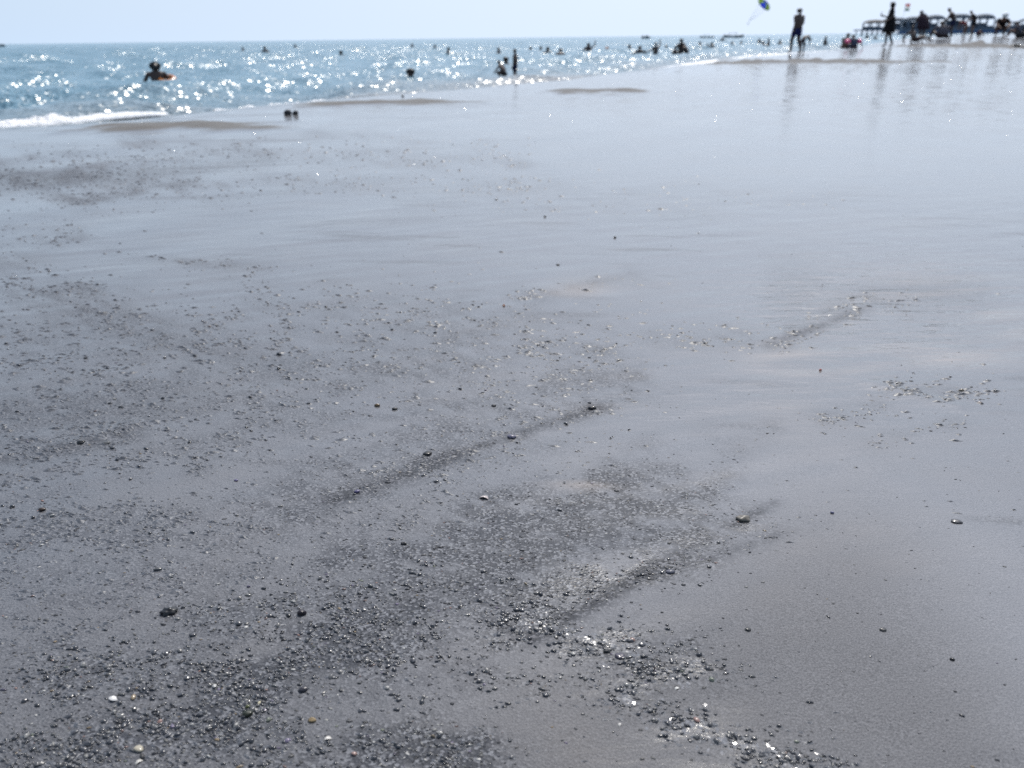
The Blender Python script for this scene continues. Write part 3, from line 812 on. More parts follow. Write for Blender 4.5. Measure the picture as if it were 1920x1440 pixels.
stone(569, 1293, 16, 9, (.03, .028, .035), 'dark oval pebble with a violet glint in the bottom pebble bed', seed=8)
stone(262, 1405, 20, 9, (.30, .27, .21), 'cream coloured flat pebble in the bottom left corner bed', seed=9)
stone(80, 956, 13, 7, (.03, .018, .012), 'black pebble with an orange side at the left edge', seed=10)
stone(802, 849, 17, 7, BLK, 'black flat stone at the head of the dark gritty ridge in the middle', seed=11)
stone(1110, 766, 14, 7, BLK, 'black stone at the upper end of the faint shore ridge', seed=12)
stone(740, 766, 10, 5, BLK, 'small black stone beside a brown one left of the middle', seed=13)
stone(707, 761, 10, 6, (.10, .065, .03), 'small brown stone beside a black one left of the middle', seed=14)
stone(926, 760, 9, 4, BLK, 'thin black stone between the two small stones and the ridge end', seed=15)
stone(960, 820, 16, 7, (.10, .095, .13), 'violet grey stone on the smooth side of the shore ridge', seed=16)
stone(670, 923, 10, 6, (.085, .075, .14), 'violet pebble at the lower end of the dark gritty ridge', seed=17)
stone(443, 902, 8, 4, (.085, .075, .14), 'tiny violet pebble on the smooth sand left of the gritty ridge', seed=18)
stone(1560, 962, 7, 5, (.13, .125, .19), 'tiny violet pebble on the bare sand right of the furrow', seed=19)
stone(1394, 972, 24, 10, (.12, .108, .09), 'sandy brown lump at the head of the long furrow', seed=20, rough=.4, lobes=3)
stone(945, 574, 5, 5, (.40, .14, .05), 'tiny orange pebble on the far wet sand', seed=21)
stone(1538, 694, 5, 4, (.35, .10, .08), 'tiny red pebble on the tan streak at the right', seed=22)
stone(152, 829, 14, 6, BLK, 'black flat stone at the end of the left pebble ridge', seed=23)
stone(200, 831, 16, 5, (.07, .07, .07), 'dark grey flat stone right of the black one on the left pebble ridge', seed=24)
stone(1022, 406, 5, 4, BLK, 'tiny black stone furthest out on the blurred wet sand', seed=25)
stone(1153, 446, 5, 4, BLK, 'tiny black stone on the blurred wet sand right of centre', seed=26)
stone(1046, 497, 7, 3, BLK, 'thin dark stone on the wet sand just above the centre', seed=27)
stone(1794, 977, 18, 5, (.04, .04, .045), 'dark slate flake on the bare sand near the right edge', seed=28)
stone(757, 1019, 11, 6, BLK, 'small black pebble on smooth sand above the long stony band', seed=29)
stone(1162, 1231, 22, 6, (.05, .045, .06), 'long dark stone with a lilac glint in the stony tongue', seed=30)
stone(1138, 1222, 12, 6, BLK, 'black pebble at the left tip of the long lilac glinting stone', seed=31)
stone(1256, 1072, 17, 7, (.08, .08, .10), 'bluish pebble beside the furrow', seed=32)
stone(1785, 1237, 9, 5, BLK, 'small dark pebble alone low on the bare sand at the right', seed=33)
stone(1402, 1181, 12, 5, (.03, .03, .03), 'dark stone with a sand tail on the bare lower right sand', seed=34)
stone(1655, 1180, 13, 5, (.03, .03, .03), 'dark pebble with a sand tail nearest the right middle of the bare sand', seed=35)
shell(212, 1313, 19, (.45, .44, .43), 'white seashell at the near left edge of the pebble bed', 2.6, .5)
shell(1269, 1292, 10, (.5, .49, .46), 'white shell alone on the sand right of the stony tongue', .4)
shell(1162, 1359, 9, (.45, .43, .40), 'cream shell on smooth sand left of the glittering streak', 1.0)
shell(261, 1432, 14, (.45, .43, .39), 'pale shell lying under the cream pebble at the bottom edge', .8)
shell(908, 934, 18, (.42, .36, .34), 'pinkish flat shell on smooth sand right of the gritty ridge', -.3, .15)
shell(615, 1388, 14, (.50, .47, .43), 'beige shell right of the ochre pebble', .2)
shell(487, 1320, 9, (.44, .40, .28), 'small yellowish shell above the black pebble', 1.4)
shell(508, 1322, 8, (.6, .6, .58), 'small white shell on smooth sand right of the yellowish one', 1.2)

# ------------------------------------------------------------------ people
def tube(bm, pts, rad, n=8, cap=True):
    rings = []
    for i, p in enumerate(pts):
        p = Vector(p)
        d = (Vector(pts[min(i + 1, len(pts) - 1)]) - Vector(pts[max(i - 1, 0)])).normalized()
        u = d.orthogonal().normalized(); v = d.cross(u)
        r = rad[i] if isinstance(rad, (list, tuple)) else rad
        rings.append([bm.verts.new(p + (u * math.cos(a) + v * math.sin(a)) * r) for a in [2 * math.pi * k / n for k in range(n)]])
    for a, b in zip(rings, rings[1:]):
        # match nearest start to avoid twist
        best = min(range(n), key=lambda s: (a[0].co - b[s].co).length)
        b2 = b[best:] + b[:best]
        b[:] = b2
        for k in range(n):
            bm.faces.new((a[k], a[(k + 1) % n], b[(k + 1) % n], b[k]))
    if cap:
        bm.faces.new(rings[0][::-1]); bm.faces.new(rings[-1])

BASE = dict(pelvis=(0, 0, .93), waist=(0, .0, 1.08), chest=(0, -.01, 1.28), neck=(0, -.02, 1.44), jaw=(0, .01, 1.53), head=(0, .015, 1.60), crown=(0, 0, 1.66),
            shl=(-.16, -.01, 1.38), ell=(-.22, -.03, 1.11), wrl=(-.23, .04, .87), hal=(-.23, .06, .80),
            shr=(.16, -.01, 1.38), elr=(.22, -.03, 1.11), wrr=(.23, .04, .87), har=(.23, .06, .80),
            hil=(-.085, 0, .88), knl=(-.095, .02, .48), anl=(-.095, -.03, .08), tol=(-.10, .12, .03),
            hir=(.085, 0, .88), knr=(.095, .02, .48), anr=(.095, -.03, .08), tor=(.10, .12, .03))
RAD = dict(pelvis=.125, waist=.118, chest=.13, neck=.055, jaw=.070, head=.088, crown=.055, shl=.062, ell=.042, wrl=.029, hal=.028,
           shr=.062, elr=.042, wrr=.029, har=.028, hil=.088, knl=.056, anl=.037, tol=.030, hir=.088, knr=.056, anr=.037, tor=.030)
BONES = [('pelvis', 'waist'), ('waist', 'chest'), ('chest', 'neck'), ('neck', 'jaw'), ('jaw', 'head'), ('head', 'crown'),
         ('chest', 'shl'), ('shl', 'ell'), ('ell', 'wrl'), ('wrl', 'hal'), ('chest', 'shr'), ('shr', 'elr'), ('elr', 'wrr'), ('wrr', 'har'),
         ('pelvis', 'hil'), ('hil', 'knl'), ('knl', 'anl'), ('anl', 'tol'), ('pelvis', 'hir'), ('hir', 'knr'), ('knr', 'anr'), ('anr', 'tor')]

def mir(**k):
    """give right-side joints; the left side mirrors"""
    o = {}
    for n, v in k.items():
        o[n] = v
        if n.endswith('r') and n[:-1] + 'l' in RAD: o[n[:-1] + 'l'] = (-v[0], v[1], v[2])
    return o
POSES = dict(
    stand={},
    walk=dict(knl=(-.10, .10, .49), anl=(-.10, .08, .08), tol=(-.10, .24, .03), knr=(.09, .0, .50), anr=(.10, -.16, .10), tor=(.10, -.04, .03),
              ell=(-.22, -.13, 1.13), wrl=(-.23, -.12, .90), hal=(-.23, -.11, .82), elr=(.23, .05, 1.12), wrr=(.22, .20, .92), har=(.21, .25, .86)),
    wade=mir(elr=(.27, .0, 1.14), wrr=(.31, .14, .98), har=(.32, .20, .94)),
    swim=mir(elr=(.33, .06, 1.17), wrr=(.47, .22, 1.16), har=(.52, .28, 1.16)),
    wave=dict(elr=(.33, .02, 1.50), wrr=(.36, .06, 1.74), har=(.37, .08, 1.81), ell=(-.33, .06, 1.17), wrl=(-.47, .22, 1.16), hal=(-.52, .28, 1.16)),
    phone=dict(elr=(.24, .02, 1.10), wrr=(.18, .25, 1.17), har=(.16, .31, 1.20), shr=(.155, .01, 1.37), ell=(-.20, -.05, 1.12), wrl=(-.19, .12, .99), hal=(-.17, .18, 1.0),
               knl=(-.07, .06, .48), anl=(-.06, .03, .08), tol=(-.06, .17, .03), knr=(.08, -.06, .48), anr=(.08, -.22, .09), tor=(.09, -.10, .03)),
    sit=mir(pelvis=(0, 0, .13), waist=(0, .03, .29), chest=(0, .10, .49), neck=(0, .17, .64), jaw=(0, .22, .72), head=(0, .235, .79), crown=(0, .225, .85),
            shr=(.17, .13, .585), elr=(.25, .26, .40), wrr=(.17, .42, .40), har=(.12, .47, .41), hir=(.10, .03, .12), knr=(.19, .38, .40), anr=(.14, .58, .09), tor=(.15, .72, .06)),
    recline=mir(pelvis=(0, 0, .13), waist=(0, -.08, .27), chest=(0, -.18, .45), neck=(0, -.22, .61), jaw=(0, -.20, .70), head=(0, -.19, .77), crown=(0, -.20, .83),
            shr=(.17, -.19, .55), elr=(.28, -.32, .33), wrr=(.27, -.42, .07), har=(.27, -.36, .04), hir=(.10, .03, .12), knr=(.16, .42, .33), anr=(.15, .78, .08), tor=(.16, .88, .12)),
    crouch=mir(pelvis=(0, -.12, .34), waist=(0, -.06, .47), chest=(0, .06, .64), neck=(0, .16, .77), jaw=(0, .23, .84), head=(0, .25, .91), crown=(0, .245, .97),
            shr=(.16, .10, .72), elr=(.22, .25, .52), wrr=(.15, .42, .40), har=(.12, .48, .36), hir=(.10, -.10, .32), knr=(.17, .25, .47), anr=(.13, -.02, .08), tor=(.14, .13, .03)),
    bend=mir(pelvis=(0, -.12, .88), waist=(0, -.02, 1.0), chest=(0, .16, 1.12), neck=(0, .32, 1.17), jaw=(0, .40, 1.17), head=(0, .46, 1.16), crown=(0, .52, 1.14),
            shr=(.17, .25, 1.12), elr=(.22, .33, .86), wrr=(.16, .42, .66), har=(.14, .45, .59), hir=(.09, -.10, .83), knr=(.11, -.02, .46), anr=(.12, -.05, .08), tor=(.12, .10, .03)),
    lean=mir(pelvis=(0, -.06, .91), waist=(0, .0, 1.05), chest=(0, .11, 1.23), neck=(0, .20, 1.37), jaw=(0, .26, 1.45), head=(0, .28, 1.52), crown=(0, .275, 1.58),
            shr=(.17, .14, 1.32), elr=(.22, .24, 1.06), wrr=(.18, .40, .90), har=(.16, .45, .86)),
)

SKINS = [simple('skin_tanned', (.12, .062, .042), .5, .2), simple('skin_brown_backlit', (.045, .024, .018), .55, .2), simple('skin_light', (.30, .17, .125), .5, .2)]  # tanned and brown are darkened to stand in for backlit shade
HAIR = simple('hair_black', (.008, .007, .007), .45, .3, 40)
HAIRB = simple('hair_brown', (.03, .018, .011), .45, .3, 40)
CLOTH = {}
def thin(name, col):
    m = simple(name, col, .7, .1, 1)
    nt = m.node_tree; tr = nd(nt, 'ShaderNodeBsdfTranslucent'); tr.inputs[0].default_value = (*col, 1)
    mx = nd(nt, 'ShaderNodeMixShader'); mx.inputs[0].default_value = .55
    nt.links.new(nt.nodes['Principled BSDF'].outputs[0], mx.inputs[1]); nt.links.new(tr.outputs[0], mx.inputs[2])
    nt.links.new(mx.outputs[0], nt.nodes['Material Output'].inputs[0])
    return m
def cloth(name, col):
    if name not in CLOTH: CLOTH[name] = simple('cloth_' + name, col, .85, .25, 14, bstr=.3, bscale=20)
    return CLOTH[name]

def skin_body(J, R):
    names = list(J)
    me = bpy.data.meshes.new('person')
    bones = [b for b in BONES if b[0] in J and b[1] in J]
    me.from_pydata([J[n] for n in names], [(names.index(a), names.index(b)) for a, b in bones], [])
    o = bpy.data.objects.new('tmp', me); COL.objects.link(o)
    o.modifiers.new('s', 'SKIN'); sub = o.modifiers.new('u', 'SUBSURF'); sub.levels = 2; sub.render_levels = 2
    sv = me.skin_vertices[0].data
    for i, n in enumerate(names):
        sv[i].radius = (R[n], R[n]); sv[i].use_root = (n == 'pelvis')
    dg = bpy.context.evaluated_depsgraph_get(); dg.update()
    out = bpy.data.meshes.new_from_object(o.evaluated_get(dg))
    bpy.data.objects.remove(o); bpy.data.meshes.remove(me)
    return out, bones

def nearest_bone(V, J, bones):
    best = np.full(len(V), 9.); bi = np.zeros(len(V), int); bt = np.zeros(len(V))
    for k, (a, b) in enumerate(bones):
        A, B = np.array(J[a]), np.array(J[b]); ab = B - A
        t = np.clip(((V - A) @ ab) / (ab @ ab), 0, 1)
        d = np.linalg.norm(V - A - t[:, None] * ab, axis=1) / (.5 * (RAD[a] + RAD[b]))
        m = d < best; best[m] = d[m]; bi[m] = k; bt[m] = t[m]
    return bi, bt

def garment(name, body, J, bones, spec, mat, parent, off=.012):
    """a shell of cloth lying on the body over the given stretches of bone"""
    V = np.empty(len(body.vertices) * 3); body.vertices.foreach_get('co', V); V = V.reshape(-1, 3)
    N = np.empty(len(body.vertices) * 3); body.vertices.foreach_get('normal', N); N = N.reshape(-1, 3)
    bi, bt = nearest_bone(V, J, bones)
    ok = np.zeros(len(V), bool)
    for (a, b), (t0, t1) in spec.items():
        if (a, b) in bones:
            k = bones.index((a, b)); ok |= (bi == k) & (bt >= t0 - 1e-6) & (bt <= t1 + 1e-6)
    bm = bmesh.new(); mp = {}
    for p in body.polygons:
        if all(ok[v] for v in p.vertices):
            for v in p.vertices:
                if v not in mp: mp[v] = bm.verts.new(V[v] + N[v] * off)
            bm.faces.new([mp[v] for v in p.vertices])
    if not mp: bm.free(); return None
    bmesh.ops.solidify(bm, geom=bm.faces[:], thickness=off * .8)
    return obj(name, bm, mat, parent)

SHORTS = {('pelvis', 'waist'): (0, .35), ('pelvis', 'hil'): (0, 1), ('pelvis', 'hir'): (0, 1), ('hil', 'knl'): (0, .62), ('hir', 'knr'): (0, .62)}
BRIEFS = {('pelvis', 'waist'): (0, .3), ('pelvis', 'hil'): (0, 1), ('pelvis', 'hir'): (0, 1), ('hil', 'knl'): (0, .15), ('hir', 'knr'): (0, .15)}
SHIRT = {('pelvis', 'waist'): (.2, 1), ('waist', 'chest'): (0, 1), ('chest', 'neck'): (0, .5), ('chest', 'shl'): (0, 1), ('chest', 'shr'): (0, 1), ('shl', 'ell'): (0, .6), ('shr', 'elr'): (0, .6)}
TROUS = {('pelvis', 'waist'): (0, .35), ('pelvis', 'hil'): (0, 1), ('pelvis', 'hir'): (0, 1), ('hil', 'knl'): (0, 1), ('hir', 'knr'): (0, 1), ('knl', 'anl'): (0, .7), ('knr', 'anr'): (0, .7)}

def person(loc, label, height=1.7, rz=0.0, pose='stand', skin=0, wear=(), hair=HAIR, hairlen=.0, group=None, cap=None, upper=False, extra=None, width=1.0, hide_hair=False, zs=None):
    """loc: point under the feet; rz: which way the figure faces (0 = away from the camera along +Y)"""
    root = empty('person', loc, rz); root.scale = (height / 1.7 * width, height / 1.7 * (zs or width ** .5), height / 1.7)
    J = dict(BASE); J.update(POSES[pose])
    if upper:
        for k in ('knl', 'anl', 'tol', 'knr', 'anr', 'tor'): J.pop(k)
    body, bones = skin_body(J, RAD)
    # face: push a nose, brow and chin out and sink the eyes
    hd = np.array(J['head']); jw = np.array(J['jaw']); upv = hd - np.array(J['neck']); upv /= np.linalg.norm(upv)
    fw = np.array([0, 1, 0]) - upv * upv[1]; fw = fw / np.linalg.norm(fw); sd_ = np.cross(fw, upv)
    V = np.empty(len(body.vertices) * 3); body.vertices.foreach_get('co', V); V = V.reshape(-1, 3)
    q = V - (hd + jw) / 2
    a, b_, c = q @ sd_, q @ fw, q @ upv
    front = (b_ > .02) & (np.abs(c) < .12) & (np.abs(a) < .1)
    V += np.outer(np.where(front, .024 * np.exp(-(a / .016) ** 2 - ((c - .0) / .026) ** 2) + .010 * np.exp(-(a / .03) ** 2 - ((c + .072) / .02) ** 2)
                           - .010 * np.exp(-((np.abs(a) - .032) / .014) ** 2 - ((c - .028) / .014) ** 2), 0), fw)
    side = (np.abs(a) > .05) & (np.abs(b_) < .03) & (np.abs(c - .01) < .03)
    V += np.outer(np.where(side, np.sign(a) * .016, 0), sd_)
    body.vertices.foreach_set('co', V.ravel()); body.update()
    # hands: palm is the end of the arm, fingers are short tapered chains rooted in it
    bm = bmesh.new(); bm.from_mesh(body)
    for s in 'lr':
        w, h_ = Vector(J['wr' + s]), Vector(J['ha' + s]); d = (h_ - w).normalized(); sgn = -1 if s == 'l' else 1
        ac = d.cross(Vector((sgn, 0, 0)));  ac = ac.normalized() if ac.length > .1 else Vector((0, 1, 0))
        pn = d.cross(ac).normalized() * -sgn
        for k, ln in enumerate((.070, .078, .073, .056)):
            o0 = h_ - d * .005 + ac * (.024 - .016 * k)
            p1 = o0 + d * ln * .5; p2 = p1 + (d * .8 + pn * .45).normalized() * ln * .35; p3 = p2 + (d * .5 + pn * .8).normalized() * ln * .25
            tube(bm, [o0, p1, p2, p3], [.0095, .0088, .0078, .006], 6)
        t0 = w.lerp(h_, .45) + ac * .02
        tube(bm, [t0, t0 + (ac * .8 + d * .6) * .032, t0 + (ac * .6 + d * .9) * .06], [.011, .0095, .0075], 6)
    bm.to_mesh(body); bm.free()
    bo = link_mesh('body', body, SKINS[skin], root)
    # hair: a shell over the skull, longer at the back when asked
    if not hide_hair:
        hm = bmesh.new(); keep = {}
        base_n = len(V)
        q = V - hd; a, b_, c = q @ sd_, q @ fw, q @ upv
        top = (c > -.02 + .9 * np.maximum(b_, -.03)) & (np.linalg.norm(q, axis=1) < .16)
        if hairlen: top |= (b_ < .01) & (c > -hairlen) & (np.linalg.norm(q, axis=1) < .13 + hairlen * .3)
        for p in body.polygons:
            if all(v < base_n and top[v] for v in p.vertices):
                for v in p.vertices:
                    if v not in keep:
                        n_ = np.array(body.vertices[v].normal); keep[v] = hm.verts.new(V[v] + n_ * (.016 + .02 * (hairlen > 0)))
                hm.faces.new([keep[v] for v in p.vertices])
        if keep:
            bmesh.ops.solidify(hm, geom=hm.faces[:], thickness=.012)
            if hairlen > .1:
                bk = Vector(hd - fw * .07); tube(hm, [bk, bk - Vector(upv) * hairlen * .5 - Vector(fw) * .02, bk - Vector(upv) * hairlen], [.055, .05, .02], 8)
            obj('hair', hm, hair, root)
        else: hm.free()
    if cap:
        cm = bmesh.new(); bmesh.ops.create_uvsphere(cm, u_segments=20, v_segments=10, radius=.108)
        bmesh.ops.delete(cm, geom=[v for v in cm.verts if v.co.z < -.012], context='VERTS')
        Rm = Matrix((sd_, fw, upv)).transposed().to_4x4()
        brim = bmesh.ops.create_circle(cm, cap_ends=True, segments=20, radius=.085)['verts']
        for v in brim: v.co = Vector((v.co.x * .9, v.co.y * .9 + .10, -.008 - .02 * max(0, v.co.y)))
        bmesh.ops.solidify(cm, geom=cm.faces[:], thickness=.006)
        cm.transform(Matrix.Translation(Vector(hd + upv * .03)) @ Rm)
        obj('cap', cm, cap, root)
    for nm, spec, mt in wear:
        garment(nm, body, J, bones, spec, mt, root)
    if extra: extra(root, J)
    tag(root, label, 'person', group)
    return root

def horizon(px_): return 71 - (px_ - 960) * ROLL
def bather(pxl, ytop, ybase, label, pose='swim', skin=1, rz=None, full=1.82, wear=(), hair=HAIR, hairlen=0.0, group='bathers in the sea', width=1.0, extra=None, hmin=.22, body=True):
    """someone in the water: ybase is the waterline row, ytop the top of the head"""
    d = (HCAM - SEA) * 1588 / max(ybase - horizon(pxl), 9)
    p = at_depth(pxl, ybase, d); width *= 1.32
    vis = max((ybase - ytop) * d / FPX / 1.09, hmin) * 1.10 + .09
    rz = random.uniform(-2, 2) if rz is None else rz
    o = person((p[0], p[1], SEA + vis - full), label, full, rz, pose, skin, wear, hair, hairlen, group, upper=True, width=width, extra=extra)
    return o, d, p

NAVY = cloth('navy', (.012, .020, .085)); BLACK = cloth('black', (.008, .008, .010)); RED = cloth('red', (.20, .02, .025)); GREYBLUE = cloth('grey_blue', (.10, .12, .19))
GREY = cloth('grey', (.16, .15, .18)); WHITE = cloth('white', (.78, .78, .76)); PLUM = cloth('plum', (.045, .025, .040)); BLUE = cloth('blue', (.02, .04, .20)); MAROON = cloth('maroon', (.09, .015, .02))
ORANGE = simple('orange_vinyl', (.42, .15, .035), .35, .15, 6, coat=.4)
PINK = simple('pink_vinyl', (.75, .10, .25), .35, .15, 6, coat=.4)

def ring_thing(name, loc, R, r, mat, label, cat, rz=0, tilt=0.0, group=None):
    bm = bmesh.new(); n, m = 36, 14
    g = [[bm.verts.new(((R + r * math.cos(b)) * math.cos(a), (R + r * math.cos(b)) * math.sin(a), r * math.sin(b) * (1 + .05 * math.cos(6 * a)))) for b in [2 * math.pi * j / m for j in range(m)]] for a in [2 * math.pi * i / n for i in range(n)]]
    for i in range(n):
        for j in range(m):
            bm.faces.new((g[i][j], g[(i + 1) % n][j], g[(i + 1) % n][(j + 1) % m], g[i][(j + 1) % m]))
    o = obj(name, bm, mat); o.location = loc; o.rotation_euler = (tilt, 0, rz)
    v = bmesh.new(); bmesh.ops.create_cone(v, cap_ends=True, segments=10, radius1=.014, radius2=.011, depth=.04)
    vo = obj('valve', v, mat, o); vo.location = (R * .7, R * .7, r * .98)
    return tag(o, label, cat, group)

# --- bathers, left to right
o, d, p = bather(296, 124, 154, 'bather with dark wet hair sitting low in the waves beside an orange swim ring', 'wade', 1, .4, hairlen=.16, full=1.65)
ring_thing('swim_ring', (p[0] + .26, p[1] + .05, SEA + .07), .19, .07, ORANGE, 'orange swim ring tilted in the waves beside the bather at the left', 'swim ring', .3, .35)
BATH = [
    (456, 90, 98, 'faint far bather left of the dark head on the left side of the sea', 'swim', 1),
    (498, 90, 103, 'dark upright bather far out in the left part of the sea', 'wade', 1),
    (554, 85, 93, 'tiny far bather above the blue wave face on the left', 'swim', 1),
    (640, 98, 109, 'dark head of a bather floating alone left of the sparkling patch', 'swim', 1),
    (773, 83, 91, 'pale grey far bather near the horizon left of centre', 'swim', 0),
    (816, 86, 94, 'tiny far bather just left of the upright one at centre left', 'swim', 1),
    (841, 92, 106, 'upright dark bather amid the sparkles left of centre', 'wade', 1),
    (770, 138, 150, 'dark bather lying low in the sparkling shallows left of the standing boy', 'swim', 1),
    (935, 92, 102, 'blurred bather behind the standing boy', 'swim', 1),
    (949, 111, 126, 'dark head of a bather right behind the crouching child', 'swim', 1),
    (995, 90, 97, 'far bather stretched out flat right of the standing boy', 'swim', 1),
    (1014, 89, 97, 'small dark head beside the flat floating bather', 'swim', 1),
    (1027, 91, 103, 'dark upright bather left of the pair near the centre', 'wade', 1),
    (1050, 91, 104, 'leaning dark bather right of the upright one near the centre', 'lean', 1),
    (1180, 86, 97, 'dark head in the glitter right of the orange mattress', 'swim', 1),
    (1199, 89, 101, 'dark bather swimming slantwise in the glitter right of the orange mattress', 'swim', 1),
    (1229, 83, 99, 'bather with arms spread in the glitter', 'wave', 1),
    (1249, 87, 95, 'tiny head behind the bather with spread arms', 'swim', 1),
    (1266, 89, 98, 'small head at the left shoulder of the big dark pair', 'swim', 1),
    (1317, 79, 94, 'larger figure of the dark group right of the big pair', 'lean', 1),
    (1326, 85, 94, 'smaller figure of the dark group right of the big pair', 'swim', 1),
    (1334, 82, 93, 'separate dark head just right of the dark group', 'swim', 1),
    (1354, 71, 79, 'far faint bather under the larger boat', 'swim', 1),
    (1372, 80, 89, 'dark head in the glitter below the larger boat', 'swim', 1),
    (1389, 78, 86, 'brownish bather right of the dark head below the larger boat', 'swim', 0),
    (1423, 74, 83, 'bather left of the upright one near the walking man', 'swim', 1),
    (1431, 79, 87, 'small brown bather between two dark ones left of the walking man', 'swim', 0),
    (1440, 74, 87, 'upright dark bather left of the walking man', 'wade', 1),
    (1462, 76, 85, 'blurred pair of shoulders close left of the walking man', 'swim', 1),
    (1517, 70, 78, 'faint bather close right of the walking man', 'swim', 1),
    (1546, 71, 88, 'thin upright bather between the walking man and the seated pair', 'wade', 1),
    (1625, 66, 76, 'far bather left of the standing woman with the phone', 'swim', 1),
    (1640, 68, 77, 'faint far bather close to the standing woman', 'swim', 1),
    (1692, 68, 80, 'small figure in the glitter between the woman and the seated pair', 'wade', 1),
]
for x, yt, yb, lab, pz, sk in BATH:
    bather(x, yt, yb, lab, pz, sk)
bather(1276, 77, 102, 'dark bather at the left of the big pair standing waist deep in the glitter', 'wade', 1, .4)
bather(1288, 80, 102, 'dark bather at the right of the big pair standing waist deep in the glitter', 'lean', 1, 1.2)
# person sprawled on an orange air mattress
o, d, p = bather(1103, 84, 98, 'bather with raised arms leaning on the orange air mattress', 'wave', 1, -.5)
bm = bmesh.new()
L_ = 46 * d / FPX * .8
for k in range(5):
    tube(bm, [(-L_ / 2, (k - 2) * .13, 0), (-L_ / 2 + .06, (k - 2) * .13, 0), (L_ / 2 - .06, (k - 2) * .13, 0), (L_ / 2, (k - 2) * .13, 0)], [.03, .07, .07, .03], 10)
mt = obj('air_mattress', bm, ORANGE); mt.location = (p[0] + L_ * .55, p[1] + .1, SEA + .07); mt.rotation_euler = (0, -.04, .1)
bm = bmesh.new()
tube(bm, [(L_ / 2 - .2, -.30, .05), (L_ / 2 - .12, -.30, .16), (L_ / 2 - .12, .30, .16), (L_ / 2 - .2, .30, .05)], [.05, .10, .10, .05], 10)
obj('pillow', bm, ORANGE, mt)
tag(mt, 'orange air mattress floating beside the bather with raised arms', 'air mattress')

# --- boy in dark blue trunks at the water's edge and the child crouching by him
d = (HCAM - SEA) * 1588 / (151 - horizon(966)); p = at_depth(966, 151, d)
vis = (151 - 91) * d / FPX / 1.08
hb = vis / .88
person((p[0], p[1], SEA + vis - hb), 'bare chested boy in dark blue swim shorts standing knee deep in the sea', hb, 1.2, 'stand', 1, [('shorts', SHORTS, NAVY)])
d = (HCAM - SEA) * 1588 / (144 - horizon(943)); p = at_depth(943, 144, d)
person((p[0], p[1], SEA - .12), 'dark child crouching in the shallows left of the standing boy', 1.0, .9, 'crouch', 1, [('trunks', BRIEFS, BLACK)])

# --- people on the sand at the right
def stander(pxl, ytop, yfoot, label, depth=None, **kw):
    g = on_ground(pxl, yfoot)
    if depth: g = at_depth(pxl, yfoot, depth); g[2] = h1(g[0], g[1])
    d = float((g - CAMP) @ FWD)
    z = max(h1(g[0], g[1]), SEA - .3)
    hgt = (yfoot - ytop) * d / FPX / 1.085
    frac = kw.pop('frac', 1.0)
    print('STAND', label[:40], 'depth %.1f height %.2f ground %.2f at z %.2f' % (d, hgt / frac, h1(g[0], g[1]), z))
    return person((g[0], g[1], z), label, hgt / frac, **kw), g, d, hgt / frac

stander(1490, 14, 98, 'bare chested man in blue swim shorts walking at the water edge', 30.5, rz=.5, pose='walk', skin=1, wear=[('shorts', SHORTS, BLUE)], width=1.42, zs=1.12)
stander(1504, 62, 95, 'child bending down close behind the walking man', 31.5, rz=-1.0, pose='bend', skin=1, frac=.72, width=1.3, wear=[('trunks', BRIEFS, PLUM)])

def dress(root, J):
    bm = bmesh.new(); rings = []
    for z, rx, ry in ((1.16, .16, .14), (1.0, .18, .17), (.85, .20, .20), (.66, .22, .22), (.54, .23, .23)):
        rings.append([bm.verts.new((rx * math.cos(a) * (1 + .03 * math.sin(7 * a)), ry * math.sin(a) * (1 + .03 * math.sin(7 * a)) - .01, z)) for a in [2 * math.pi * k / 28 for k in range(28)]])
    for a, b in zip(rings, rings[1:]):
        for k in range(28): bm.faces.new((a[k], b[k], b[(k + 1) % 28], a[(k + 1) % 28]))
    bmesh.ops.solidify(bm, geom=bm.faces[:], thickness=.006)
    obj('skirt', bm, BLACK, root)
w, g, d, hh = stander(1661, 5, 88, 'woman in a short black dress holding a phone up beside her face', rz=1.2, width=1.32, zs=1.08, pose='phone', skin=1, wear=[('dress_top', SHIRT, BLACK)], hairlen=.10, extra=dress)
bm = bmesh.new(); bmesh.ops.create_cube(bm, size=1); bmesh.ops.scale(bm, vec=(.075, .010, .15), verts=bm.verts)
bmesh.ops.bevel(bm, geom=bm.edges[:], offset=.003, segments=2)
ph = obj('phone', bm, simple('phone_glass', (.01, .01, .012), .15, .1))
hp = Vector(POSES['phone']['har']) * (hh / 1.7) + Vector((0, .05, .06)); hp.rotate(Matrix.Rotation(1.35, 3, 'Z'))
ph.location = Vector(g) + hp; ph.location.z = h1(g[0], g[1]) + hp.z; ph.rotation_euler = (.3, 0, 1.35)
tag(ph, 'dark phone held up by the woman in the black dress', 'phone')

# the seated adult and the child with pink armbands
stander(1582, 62, 93, 'brown skinned adult sitting in the wash with the child in armbands', rz=-.9, pose='sit', skin=1, frac=.52, width=1.35, wear=[('trunks', BRIEFS, PLUM)])
def bands(root, J):
    for a, b in (('shl', 'ell'), ('shr', 'elr')):
        A, B = Vector(J[a]), Vector(J[b]); c = A.lerp(B, .62); dd = (B - A).normalized()
        bm = bmesh.new()
        tube(bm, [c - dd * .12, c - dd * .09, c, c + dd * .09, c + dd * .12], [.06, .12, .135, .12, .06], 16, True)
        obj('armband', bm, PINK, root)
POSES['armspread'] = dict(POSES['sit']); POSES['armspread'].update(mir(elr=(.36, .16, .40), wrr=(.50, .22, .22), har=(.54, .24, .17)))
stander(1601, 64, 93, 'small child in a grey blue shirt with pink armbands on spread arms', rz=.2, pose='armspread', skin=0, frac=.53, wear=[('shirt', SHIRT, GREYBLUE), ('shorts', SHORTS, GREYBLUE)], extra=bands, width=1.4)

